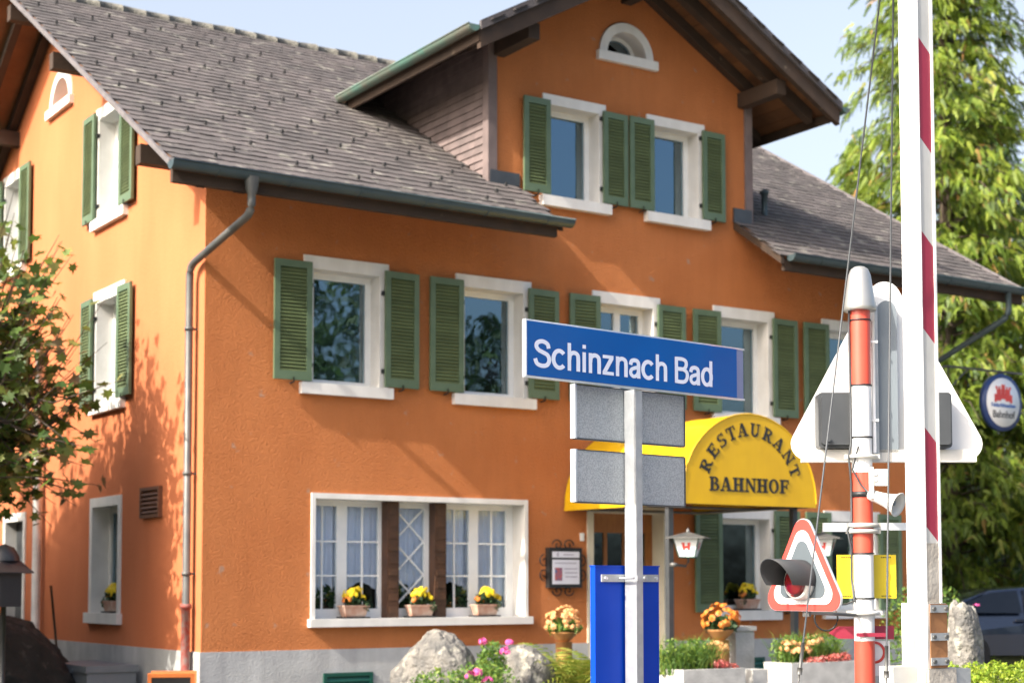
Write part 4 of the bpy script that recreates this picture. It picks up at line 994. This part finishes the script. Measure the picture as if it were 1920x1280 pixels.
mb.add(vs, fs, 0, True); mb.build('hood', mat('matt_dark_grey', (.022, .024, .027), (.030, .032, .035), .6, 4), wt)
_e = Matrix.Rotation(-ang_, 3, 'Z') @ Vector((.748 - .05, .34, 0))
MB().tube([(.0, .015, z(1.64)), (_e.x, _e.y, z(1.615))], .009, 8).box(-.02, .02, .0145, .03, z(1.62), z(1.75)).build('support_arm', 'zinc', wt)
wt['label'] = 'small red bordered triangle signal with a black hooded lamp left of the mast'

# ------------------------------------------------------------------ plants
def blossoms(mb, c, rad, n, s, rr, mi=0):
    """each blossom a little domed rosette of petals"""
    for _ in range(n):
        t = rr.uniform(0, 2 * pi); ph = math.acos(rr.uniform(-.15, 1)); d = Vector((sin(ph) * cos(t), sin(ph) * sin(t), cos(ph)))
        P = Vector(c) + Vector((d.x * rad[0], d.y * rad[1], d.z * rad[2])) * rr.uniform(.8, 1.05)
        a = d.orthogonal().normalized(); b = d.cross(a); q = s * rr.uniform(.75, 1.2)
        for ring in ((1, 0, 7), (.62, .35, 6)):
            o0 = rr.uniform(0, 1)
            for k in range(ring[2]):
                t0 = 2 * pi * (k + o0) / ring[2]; t1 = t0 + 2 * pi / ring[2] * .95; tm = (t0 + t1) / 2
                A = P + d * q * ring[1] * .5; 
                mb.add([A + d * q * .25, A + (a * cos(t0) + b * sin(t0)) * q * .7 * ring[0] , A + (a * cos(tm) + b * sin(tm)) * q * ring[0] - d * q * .15, A + (a * cos(t1) + b * sin(t1)) * q * .7 * ring[0]], [(0, 1, 2, 3)], mi)
def pot(loc, rz, label, seed, W=.165):
    rr = random.Random(seed); o = empty('flower_pot', loc, rz, label, 'flower pot', 'terracotta flower boxes on window sills')
    v = [(sx * w_, sy * d_, zz) for zz, w_, d_ in ((.02, W - .035, .055), (.13, W - .003, .078), (.13, W + .005, .085), (.15, W + .005, .085), (.15, W - .02, .062), (.12, W - .025, .058)) for sx, sy in ((-1, -1), (1, -1), (1, 1), (-1, 1))]
    fs = [(3, 2, 1, 0)] + [(4 * l + k, 4 * l + (k + 1) % 4, 4 * l + 4 + (k + 1) % 4, 4 * l + 4 + k) for l in range(5) for k in range(4)] + [(20, 21, 22, 23)]
    MB().add(v, fs).build('pot', 'terracotta', o)
    MB().box(-W - .01, W + .01, -.088, .088, 0, .018).build('saucer', 'dark', o)
    mb = MB(); blobleaf(mb, (0, 0, .21), (.14, .085, .09), 380, .028, rr); blobleaf(mb, (rr.choice((-.13, .13)), -.07, .13), (.05, .03, .06), 60, .02, rr); mb.build('foliage', 'potleaf', o)
    mb = MB(); ox = rr.uniform(-.02, .05); blossoms(mb, (ox, 0, .265), (.13 + rr.uniform(-.015, .015), .085, .085 + rr.uniform(-.01, .015)), rr.randint(30, 42), .034, rr); blossoms(mb, (ox + rr.uniform(-.1, .1), 0, .33), (.06, .05, .035), 8, .03, rr); blossoms(mb, (ox + .12, -.03, .22), (.04, .04, .05), 5, .03, rr); mb.build('yellow_flowers', 'yel', o)
    mb = MB(); blossoms(mb, (-.10, -.03, .20), (.06, .06, .05), 10, .028, rr); mb.build('orange_flowers', 'org', o)
    return o
pot((1.90, .085, 1.392), R(3), 'terracotta box of yellow chrysanthemums left of the brown posts in the wide window', 1)
pot((2.79, .085, 1.392), R(-2), 'terracotta box of yellow chrysanthemums below the diamond lattice pane', 2)
pot((3.70, .085, 1.392), R(2), 'terracotta box of yellow chrysanthemums right of both brown posts in the wide window', 3)
pot((7.93, .08, 1.434), 0, 'terracotta box of yellow chrysanthemums on the sill beside the small triangle signal', 4)
pot((.08, 3.05, 1.434), -pi / 2, 'terracotta box of yellow chrysanthemums on the shaded side wall sill', 5)
def bowlpot(loc, label, seed, log):
    rr = random.Random(seed); o = empty('flower_bowl', loc, 0, label, 'flower bowl')
    MB().lathe([(.0, .0), (.06, 0), (.09, .03), (.16, .10), (.175, .12), (.16, .12), (0, .10)], (0, 0, .0), 20).build('bowl', 'log', o)
    mb = MB(); blobleaf(mb, (0, 0, .17), (.20, .2, .10), 260, .05, rr); mb.build('foliage', 'leafy' if not log else 'potleaf', o)
    mb = MB(); blossoms(mb, (0, 0, .20), (.24, .22, .22), 70, .042, rr); mb.build('peach_flowers', 'pea' if not log else 'org', o)
    return o
def logpost(loc, h, label):
    o = empty('log_stand', loc, 0, label, 'wooden stand')
    MB().tube([(0, 0, 0), (.01, 0, h * .5), (0, 0, h)], [.105, .098, .102], 16).build('log', 'log', o)
    mb = MB()
    for zz in (.25, .45, .62): mb.tube([(-.03, -.095, h * zz), (-.03, -.108, h * zz)], .016, 8)
    mb.build('knot', 'post', o)
logpost((4.25, -.8, G), 1.10 - G, 'upright orange log under the pale peach flower bowl left of the entrance')
bowlpot((4.25, -.8, 1.10), 'bowl of pale peach flowers on a log left of the entrance', 11, 0)
logpost((5.22, -2.5, G), 1.15 - G, 'upright orange log with dark knots behind the left concrete planter')
bowlpot((5.22, -2.5, 1.15), 'bowl of deep orange flowers on a log below the green shuttered window', 12, 1)

def blades(mb, c, n, L, spread, rr, w_=.012, mi=0, droop=.5, up=1.2):
    for _ in range(n):
        t = rr.uniform(0, 2 * pi); k = rr.uniform(.1, 1); d = Vector((cos(t) * k, sin(t) * k, up)).normalized()
        P = Vector(c) + Vector((rr.uniform(-1, 1) * spread[0], rr.uniform(-1, 1) * spread[1], 0)); s = d.cross(Vector((0, 0, 1))).normalized() * w_
        l = L * rr.uniform(.5, 1.1); pts = []
        for i in range(5):
            q = i / 4; C_ = P + d * l * q - Vector((0, 0, 1)) * l * droop * q * q + Vector((cos(t), sin(t), 0)) * l * .25 * q * q
            ww = 1 - q * .92; pts += [C_ - s * ww, C_ + s * ww]
        mb.add(pts, [(2 * i, 2 * i + 1, 2 * i + 3, 2 * i + 2) for i in range(4)], mi)
def fronds(mb, c, n, L, rr, mi=0):
    """fern fronds: a rib with paired leaflets"""
    for _ in range(n):
        t = rr.uniform(0, 2 * pi); o = Vector((cos(t), sin(t), 0)); l = L * rr.uniform(.7, 1.1); el = rr.uniform(.9, 1.5); pr = None
        s = Vector((-sin(t), cos(t), 0))
        for i in range(15):
            q = i / 14; P = Vector(c) + o * l * q * .75 + Vector((0, 0, 1)) * l * (el * q - .85 * q * q) * .9
            if pr is not None:
                d = (P - pr).normalized(); wl = l * .20 * sin(pi * min(1, q * .93 + .07)) + .008
                for sg in (-1, 1):
                    mb.add([P, P + s * sg * wl * .5 - d * .012 - Vector((0, 0, .004)), P + s * sg * wl + d * wl * .5 - Vector((0, 0, wl * .25)), P + s * sg * wl * .5 + d * .016], [(0, 1, 2, 3)], mi)
            pr = P
def rock(name, loc, rad, seed, m, label, rz=0, flat=0):
    import mathutils
    rr = random.Random(seed); o = Vector((rr.uniform(0, 50), rr.uniform(0, 50), 3)); n1, n2 = 96, 60; vs = []; fs = []
    pls = [(Vector((rr.gauss(0, 1), rr.gauss(0, 1), rr.gauss(0, .7))).normalized(), rr.uniform(.62, .88)) for _ in range(12)]
    for j in range(n2 + 1):
        ph = pi * j / n2
        for i in range(n1):
            t = 2 * pi * i / n1; d = Vector((sin(ph) * cos(t), sin(ph) * sin(t), cos(ph)))
            r = 1.0 if not flat else 1 / (abs(d.x) ** 3 + abs(d.y) ** 3 + abs(d.z) ** 3) ** (1 / 3)
            for pn, pd in (pls[:3] if flat else pls):
                c_ = d.dot(pn)
                if c_ > .01: r = min(r, pd / c_)
            r *= 1 + .07 * mathutils.noise.noise(d * 2.2 + o) + .035 * mathutils.noise.noise(d * 6 + o) + .02 * mathutils.noise.noise(d * 15 + o) + .008 * mathutils.noise.noise(d * 34 + o)
            vs.append((d.x * r * rad[0], d.y * r * rad[1], d.z * r * rad[2]))
    for j in range(n2):
        for i in range(n1): fs.append((j * n1 + i, (j + 1) * n1 + i, (j + 1) * n1 + (i + 1) % n1, j * n1 + (i + 1) % n1))
    mb = MB().add(vs, fs, 0, True); ob = mb.build(name, m, None, loc, rz); return tag(ob, label, 'boulder')
rock('boulder', (2.02, -1.6, .64), (.50, .48, .64), 4, 'boulder', 'broad pale boulder below the wide restaurant window', .3)
rock('boulder', (3.02, -1.75, .60), (.38, .40, .52), 9, 'boulder', 'speckled grey boulder beside the fern and pink flowers', .8)
rock('boulder', (-1.55, 2.6, .62), (1.12, 1.0, .80), 14, 'darkstone', 'large boulder coloured near black for the shade at the left corner of the picture', .4)
rock('boulder', (3.37, -7.60, .96), (.165, .16, .66), 23, 'boulder', 'tall rounded grey boulder beside the barrier pivot', .2, 1)
# garden bed plants
rr = random.Random(31)
o = empty('flowering_shrub', (1.45, -2.2, G), 0, 'low green shrub with pink flowers in front of the boulders', 'shrub')
mb = MB()
for c, r_ in (((.15, -.2, .36), (.42, .25, .22)), ((.62, -.25, .42), (.42, .25, .24)), ((.95, .1, .62), (.16, .16, .22)), ((-.05, -.3, .28), (.3, .2, .2))): blobleaf(mb, c, r_, 900, .026, rr)
blades(mb, (.9, .1, .4), 60, .45, (.2, .15), rr, .006)
mb.build('foliage', 'leafy', o)
for c, s in (((.32, -.5, .50), .06), ((.52, -.5, .44), .06), ((.98, -.1, .72), .06), ((.84, .1, .82), .045), ((1.18, .1, .80), .045), ((.40, -.5, .54), .05)):
    mb = MB(); blossoms(mb, c, (s, s, s), 9, .030, rr); mb.build('pink_flower', 'pin', o)
o = empty('fern', (3.72, -1.95, G + .02), 0, 'yellow green fern growing right of the speckled boulder', 'fern')
mb = MB(); fronds(mb, (0, 0, .15), 60, 1.05, rr); fronds(mb, (.35, -.1, .15), 44, .95, rr); mb.build('fronds', 'fern', o)

def planter(x0, x1, y0, y1, h, label):
    o = empty('concrete_planter', ((x0 + x1) / 2, (y0 + y1) / 2, G), 0, label, 'planter'); a = (x1 - x0) / 2; b = (y1 - y0) / 2; t = .07
    MB().box(-a, a, -b, -b + t, 0, h).box(-a, a, b - t, b, 0, h).box(-a, -a + t, -b + t, b - t, 0, h).box(a - t, a, -b + t, b - t, 0, h).build('trough', 'planter', o)
    MB().box(-a + t, a - t, -b + t, b - t, .02, h - .06).build('soil', 'soil', o)
    return o
planter(3.90, 4.75, -3.45, -3.0, .54, 'concrete planter with tall grasses and red flowers right of the blue case')
planter(5.56, 6.65, -3.3, -2.85, .56, 'concrete planter with orange and red plants behind the signal mast')
def plantings(x, y, zb, label, seed, grass, red, orange):
    rr = random.Random(seed); o = empty('planter_plants', (x, y, zb), 0, label, 'plants')
    mb = MB()
    for c in grass: blades(mb, c, 150, .62, (.16, .14), rr, .007, droop=.35, up=2.2); blobleaf(mb, (c[0], c[1], .16), (.26, .16, .22), 520, .026, rr, up=1)
    mb.build('feathery_foliage', 'leafy', o)
    mb = MB()
    for c in red: blobleaf(mb, c, (.13, .10, .05), 130, .028, rr)
    mb.build('red_foliage', 'redf', o)
    mb = MB()
    for c in orange: blossoms(mb, c, (.13, .10, .09), 26, .034, rr)
    mb.build('peach_flowers', 'pea', o); return o
plantings(4.30, -3.2, G + .48, 'feathery green grasses with red foliage in the planter by the blue case', 41, [(-.28, .05, 0), (-.05, 0, 0), (.1, .05, 0)], [(.22, -.12, .10), (.34, -.1, .06)], [(.32, .05, .26)])
plantings(6.10, -3.05, G + .50, 'mixed orange and green plants in the planter behind the mast', 42, [(-.3, .05, 0), (0, .02, 0), (.3, .05, 0)], [(.15, -.15, .10), (.35, -.12, .10), (-.1, -.15, .07)], [(-.38, -.05, .22), (.0, -.05, .27), (-.25, -.1, .18)])
for x in (5.02,): tag(MB().box(-.11, .11, -.11, .11, 0, .50).build('kerb_block', 'planter', None, (5.18, -3.1, G)), 'low pale concrete block at the right end of the left planter', 'block')
# stone pillar right of basement vent
tag(MB().box(-.14, .14, -.12, .12, 0, .9).box(-.16, .16, -.14, .14, .9, .95).build('stone_pillar', 'planter', None, (5.62, -2.35, G)), 'short grey stone pillar by the right awning post', 'pillar')
o = empty('rose_bush', (8.6, -2.5, G), 0, 'green bush with pink blossoms behind the yellow plate', 'bush'); mb = MB(); blobleaf(mb, (0, 0, .75), (.7, .5, .75), 2600, .035, rr); mb.build('foliage', 'leafy', o)
for k in range(9):
    mb = MB(); blossoms(mb, (rr.uniform(-.5, .5), -.45, rr.uniform(.5, 1.4)), (.05, .05, .04), 6, .026, rr); mb.build('pink_flower', 'pin', o)
# hedge right
o = empty('hedge', (3.05, -8.2, G), -YAW, 'clipped yellow green hedge at the lower right corner', 'hedge')
mb = MB()
for k in range(9): blobleaf(mb, (-.55 + k * .19, rr.uniform(-.05, .05), .66), (.15, .25, .17 + rr.uniform(-.01, .02)), 1100, .020, rr)
mb.build('foliage', 'hedge', o); MB().box(-.55, 1.0, -.15, .15, .0, .62).build('stems', 'potleaf', o)

# ------------------------------------------------------------------ left corner things
o = empty('storage_box', (-.42, 2.35, G), -pi / 2, 'blue grey plastic storage box standing against the shaded side wall', 'storage box')
MB().box(-.75, .70, -.28, .30, 0, .42).build('body', 'boxgrey', o); MB().box(-.77, .72, -.30, .32, .422, .50).box(-.1, .25, -.31, -.301, .40, .45).build('lid', 'boxgrey', o)
o = empty('sandwich_board', (-.42, -.25, G), R(-25), 'orange framed chalkboard standing at the foot of the downpipe', 'sandwich board')
for sg, m in ((-1, 0), (1, 0)):
    mt = Matrix.Rotation(sg * R(-12), 4, 'X') @ Matrix.Translation((0, sg * .14, 0))
    mb = MB()
    for b in ((-.24, .24, -.015, .015, .51, .55), (-.24, .24, -.015, .015, 0, .06), (-.24, -.20, -.015, .015, .06, .51), (.20, .24, -.015, .015, .06, .51)): mb.box(*b, mtx=mt)
    fo = mb.build('board_frame', 'orangewood', o); MB().box(-.20, .20, -.008, .008, .06, .51, mtx=mt).build('blackboard', 'black', fo)
tag(MB().tube([(0, 0, 0), (-.10, .18, 1.42)], .016, 8).build('broom_handle', 'bark', None, (-.26, 3.95, G)), 'thin wooden broom handle leaning on the side wall', 'broom')
o = empty('feeder_house', (-1.98, .55, G), .3, 'black bird feeder with a tiered roof at the left edge', 'bird feeder')
MB().tube([(0, 0, 0), (0, 0, 1.2)], .03, 8).build('pole', 'dark', o)
MB().box(-.13, .13, -.13, .13, 1.2, 1.55).build('house_box', 'dark', o)
MB().add([(a, b, c) for c, s in ((1.55, .22), (1.56, .22), (1.68, .12)) for a, b in ((-s, -s), (s, -s), (s, s), (-s, s))], [(3, 2, 1, 0), (0, 1, 5, 4), (1, 2, 6, 5), (2, 3, 7, 6), (3, 0, 4, 7), (4, 5, 9, 8), (5, 6, 10, 9), (6, 7, 11, 10), (7, 4, 8, 11), (8, 9, 10, 11)]).lathe([(.16, 0), (.15, .06), (.10, .14), (0, .18)], (0, 0, 1.68), 16).build('tiered_roof', 'dark', o)

# ------------------------------------------------------------------ car
car = empty('parked_car', (14.65, 1.55, G), -YAW + R(6), 'dark blue car parked under the trees at the right edge', 'car')
prof = [(-1.35, .30), (-1.38, .62), (-1.32, .86), (-1.20, .98), (-.80, 1.20), (-.35, 1.355), (.25, 1.40), (.95, 1.38), (1.5, 1.26), (2.0, 1.0), (2.8, .88), (3.05, .70), (3.05, .30)]
def carshell(prof, w0, w1, nm, m, zc=.95):
    vs = []; n = len(prof)
    for y in (-1, -.86, .86, 1):
        for a, b in prof:
            f = 1 if abs(y) < .9 else 1
            ww = w0 if b <= zc else w0 - (b - zc) * .55
            vs.append((a * (.995 if abs(y) == 1 else 1), (ww if abs(y) == 1 else ww - .10) * (1 if y > 0 else -1), b if abs(y) < 1 else b * .985))
    fs = []
    for l in range(3):
        for i in range(n): fs.append((l * n + i, l * n + (i + 1) % n, (l + 1) * n + (i + 1) % n, (l + 1) * n + i))
    mb = MB().add(vs, fs, 0, True); mb.add([vs[i] for i in range(n)], [tuple(range(n))]); mb.add([vs[3 * n + i] for i in range(n)], [tuple(range(n))]); return mb.build(nm, m, car)
carshell(prof, .90, .90, 'body', 'carpaint')
for y0 in (-1, 1):
    mb = MB(); yy = lambda b: y0 * (.90 - max(0, b - .95) * .55 + .006)
    for poly in ([(-.98, .98), (-.72, 1.17), (-.32, 1.30), (.12, 1.335), (.12, .97)], [(.20, .97), (.20, 1.338), (.85, 1.325), (1.30, 1.24), (1.72, .99)]):
        mb.prism(poly, lambda a, b, t: (a, yy(b) + t * y0, b), -.01, .004)
    mb.build('side_window', 'carglass', car)
    MB().box(.0, .18, *sorted((y0 * .905, y0 * .93)), .84, .87).build('door_handle', 'carpaint', car)
    MB().box(.155, .165, *sorted((y0 * .9, y0 * .904)), .35, .95).build('door_gap', 'black', car)
    for x in (-.75, 2.15):
        wl = MB().tube([(x, y0 * .70, .32), (x, y0 * .915, .32)], .32, 26).build('wheel', 'rubber', car)
        MB().tube([(x, y0 * .90, .32), (x, y0 * .925, .32)], .20, 16).build('rim', 'alu', wl)
MB().box(-1.40, -1.30, -.80, -.50, .68, .80).build('tail_light', 'signred', car); MB().box(-1.40, -1.30, .50, .80, .68, .80).build('tail_light', 'signred', car)

# ------------------------------------------------------------------ trees
def conifer_mesh(seed, H, Rb, m='thuja', n=260, base=.6, taper=1.0, dens=1.0, blade=.022, fl=1.0):
    rr = random.Random(seed); tb = MB(); fb = MB()
    tb.tube([(0, 0, 0), (.05, .03, H * .5), (0, 0, H * .97)], [.22, .13, .02], 10)
    for k in range(n):
        q = (k + rr.random()) / n; zz = base + (H - base) * q
        rad = Rb * (1 - q) ** .62 * taper * rr.uniform(.62, 1.12) + .1
        t = k * 2.39996 + rr.uniform(-.4, .4); o = Vector((cos(t), sin(t), 0)); s = Vector((-sin(t), cos(t), 0))
        P0 = Vector((0, 0, zz)); lift = rr.uniform(.15, .5)
        pts = [P0 + o * rad * u + Vector((0, 0, rad * (lift * u - .55 * u * u))) for u in (0, .35, .7, 1)]
        tb.tube(pts, [.028, .02, .012, .005], 5, caps=False)
        ns = int(dens * (5 + rad * 6))
        for j in range(ns):
            u = .22 + .8 * (j + rr.random()) / ns; u = min(u, 1.02)
            P = P0 + o * rad * u + Vector((0, 0, rad * (lift * u - .55 * u * u))) + s * rr.gauss(0, .16 * rad ** .5) 
            for b in range(6 if fl == 1 else 3):
                d = (o * rr.uniform(.1, 1.1) + s * rr.uniform(-.8, .8) + Vector((0, 0, rr.uniform(-1.3, .1)))).normalized()
                Ls = rr.uniform(.17, .36) * fl; Q = P + Vector((rr.gauss(0, .08), rr.gauss(0, .08), rr.gauss(0, .08)))
                sd2 = d.cross(Vector((rr.gauss(0, 1), rr.gauss(0, 1), rr.gauss(0, 1)))).normalized()
                vs = [Q]; fs = []; nsg = 7; p = Q
                for i in range(nsg):
                    d = (d + Vector((0, 0, -.10))).normalized(); p2 = p + d * Ls / nsg
                    l = Ls * .36 * (1 - .75 * i / nsg) * rr.uniform(.7, 1.15); k0 = len(vs)
                    vs += [p + (d * .75 + sd2 * .66) * l, p + (d * .75 - sd2 * .66) * l, p2]
                    prev = 0 if i == 0 else k0 - 1
                    fs += [(prev, k0, k0 + 2), (prev, k0 + 2, k0 + 1)]; p = p2
                fb.add(vs, fs)
    return tb, fb
def conifer(loc, H, Rb, seed, label, m='thuja', **k):
    o = empty('conifer_tree', loc, 0, label, 'tree', 'conifers behind and opposite the house')
    tb, fb = conifer_mesh(seed, H, Rb, **k); tb.build('trunk', 'bark', o); fb.build('crown', m, o); return o
conifer((18.85, 6.1, G), 22, 3.0, 51, 'tall sunlit yellow green conifer rising right behind the barrier boom', n=470)
c2 = conifer((22.2, 3.0, G), 24, 3.9, 52, 'wide yellow green conifer at the right edge of the picture', n=540)
conifer((22.5, 12.2, G), 12.6, 2.5, 53, 'smaller conifer top showing over the right roof slope', n=170)
conifer((24.0, 9.5, G), 13.5, 3.4, 54, 'dark green conifer deep behind the parked car', 'thuja2', n=260)
conifer((19.8, 1.6, G), 7.0, 2.8, 55, 'low dark bushy conifer directly behind the parked car', 'thuja2', n=200)
# opposite side of the tracks: seen only as reflections in the panes
for i, (x, y, h, r_) in enumerate(((15.5, -31, 14.5, 4.4), (20.5, -34, 16.5, 4.6), (11.0, -33, 12.0, 3.8), (25.0, -33, 11.5, 3.6))):
    conifer((x, y, G), h, r_, 70 + i, 'dark conifer across the tracks mirrored in the window panes', 'thuja2', n=110, dens=.7, fl=1.7)

# maple at left
def maple_leaf(mb, P, d, nrm, s, rr):
    """five-lobed leaf; d = tip direction"""
    sd_ = d.cross(nrm).normalized(); fold = rr.uniform(-.25, .25)
    out = [(0, -.10), (.16, -.20), (.42, -.28), (.30, -.02), (.62, .16), (.36, .26), (.40, .50), (.17, .44), (0, .92)]
    pts = [P + sd_ * (a * s) + d * (b * s) + nrm * (abs(a) * fold * s) for a, b in out] + [P - sd_ * (a * s) + d * (b * s) + nrm * (abs(a) * fold * s) for a, b in reversed(out[1:-1])]
    c = P + d * s * .1
    n = len(pts); mb.add([c] + pts, [(0, i + 1, (i + 1) % n + 1) for i in range(n)])
def maple(loc, seed, cen, rad, nl, label):
    rr = random.Random(seed); o = empty('maple_tree', loc, 0, label, 'tree'); tb = MB(); fb = MB()
    L = Vector(loc); C0 = Vector(cen) - L
    tb.tube([(0, 0, 0), (.05, .02, 1.2), C0 * .45 + Vector((0, 0, .4)), C0 + Vector((0, 0, rad[2] * .5))], [.16, .13, .09, .03], 12)
    axis = lambda q: Vector((0, 0, 0)).lerp(C0 + Vector((0, 0, rad[2] * .5)), q)
    for k in range(nl):
        while True:
            p = Vector((rr.uniform(-1, 1), rr.uniform(-1, 1), rr.uniform(-1, 1)))
            if p.length < 1: break
        p = p.normalized() * rr.uniform(.5, 1.0) if p.length < .5 else p
        # uneven outline
        bl = 1 + .12 * sin(p.x * 5 + p.z * 4) + .10 * sin(p.y * 7 + 1)
        tip = C0 + Vector((p.x * rad[0], p.y * rad[1], p.z * rad[2])) * bl
        st = axis(rr.uniform(.5, .95)); mid = st.lerp(tip, .6) + Vector((0, 0, -.08))
        up = Vector((0, 0, rr.uniform(.15, .55))) if p.z > -.3 else Vector((0, 0, 0))
        tip = tip + up
        if (L + tip).y < .15 + .12 * (L + tip).x * -1 * 0: continue
        tb.tube([st, mid, tip], [.022, .010, .003], 4, caps=False)
        nl2 = rr.randint(9, 15)
        for j in range(nl2):
            u = .35 + .65 * (j + .5) / nl2
            Q = (st.lerp(mid, u / .6) if u < .6 else mid.lerp(tip, (u - .6) / .4)) + Vector((rr.gauss(0, .07), rr.gauss(0, .07), rr.gauss(0, .05)))
            d = Vector((rr.gauss(0, 1), rr.gauss(0, 1), rr.uniform(-1.2, .2))).normalized()
            nv = Vector((rr.gauss(-.4, .6), rr.gauss(-.2, .6), rr.uniform(.3, 1.4))).normalized(); nv = (nv - d * nv.dot(d)).normalized()
            maple_leaf(fb, Q, d, nv, rr.uniform(.10, .17), rr)
    tb.build('trunk', 'bark', o); fb.build('crown', 'maple', o); return o
maple((-3.0, 1.9, G), 61, (-2.15, 1.55, 4.0), (1.75, 1.75, 2.0), 350, 'maple with green and browning leaves at the left edge before the side wall')
maple((-5.2, 3.2, G), 62, (-4.6, 2.8, 4.3), (2.0, 2.8, 2.4), 1300, 'second maple left of the first, shading the side wall')

maple((-7.2, 3.9, G), 63, (-6.8, 3.8, 5.2), (2.5, 2.6, 3.0), 950, 'third maple added off frame farther left to darken the lower side wall')  # added off-frame tree keeping sun and sky light off the lower wall
maple((-4.6, 8.6, G), 64, (-4.2, 8.4, 3.6), (2.0, 2.2, 2.3), 420, 'maple added off frame beside the side door to block sky light')  # added off frame to cut sky light near the side door

for i, (x, y, h) in enumerate(((-6.2, 2.6, 7.8), (-6.8, 5.4, 8.4), (-5.6, 9.8, 8.0), (-9.5, 4.6, 9.6), (-8.6, 8.6, 9.4))):  # off-frame conifers added to shade the lower side wall
    conifer((x, y, G), h, 2.3, 90 + i, ('dark conifer added off frame left of the maples to shade the side wall', 'second dark conifer added off frame to shade the side wall', 'dark conifer added off frame level with the side door for shade', 'farther dark conifer added off frame left of the house for shade', 'farthest dark conifer added off frame behind the left row for shade')[i], 'thuja2', n=120, dens=.8, fl=1.6)

for (x, y, sc, lb) in ((-2.5, 5.6, (1.0, 1.1, 1.35), 'dark evergreen bush added off frame behind the boulder to block light'), (-2.4, 8.0, (1.1, 1.4, 1.5), 'dark evergreen bush added off frame facing the side door to block light'), (-3.5, 1.3, (.8, .9, 1.4), 'dark evergreen bush added off frame left of the bird feeder to block light'), (-4.2, -1.4, (.8, 1.0, 1.4), 'dark evergreen bush added off frame before the left row to block light')):  # off-frame bushes added to block sky and sun at the lower left
    o = empty('added_shade_bush', (x, y, G), 0, lb, 'bush'); mb = MB(); blobleaf(mb, (0, 0, 1.3), sc, 5200, .085, rr); mb.build('foliage', 'potleaf', o)
    MB().tube([(0, 0, 0), (.05, 0, 1.4)], .06, 8).build('stem', 'bark', o)
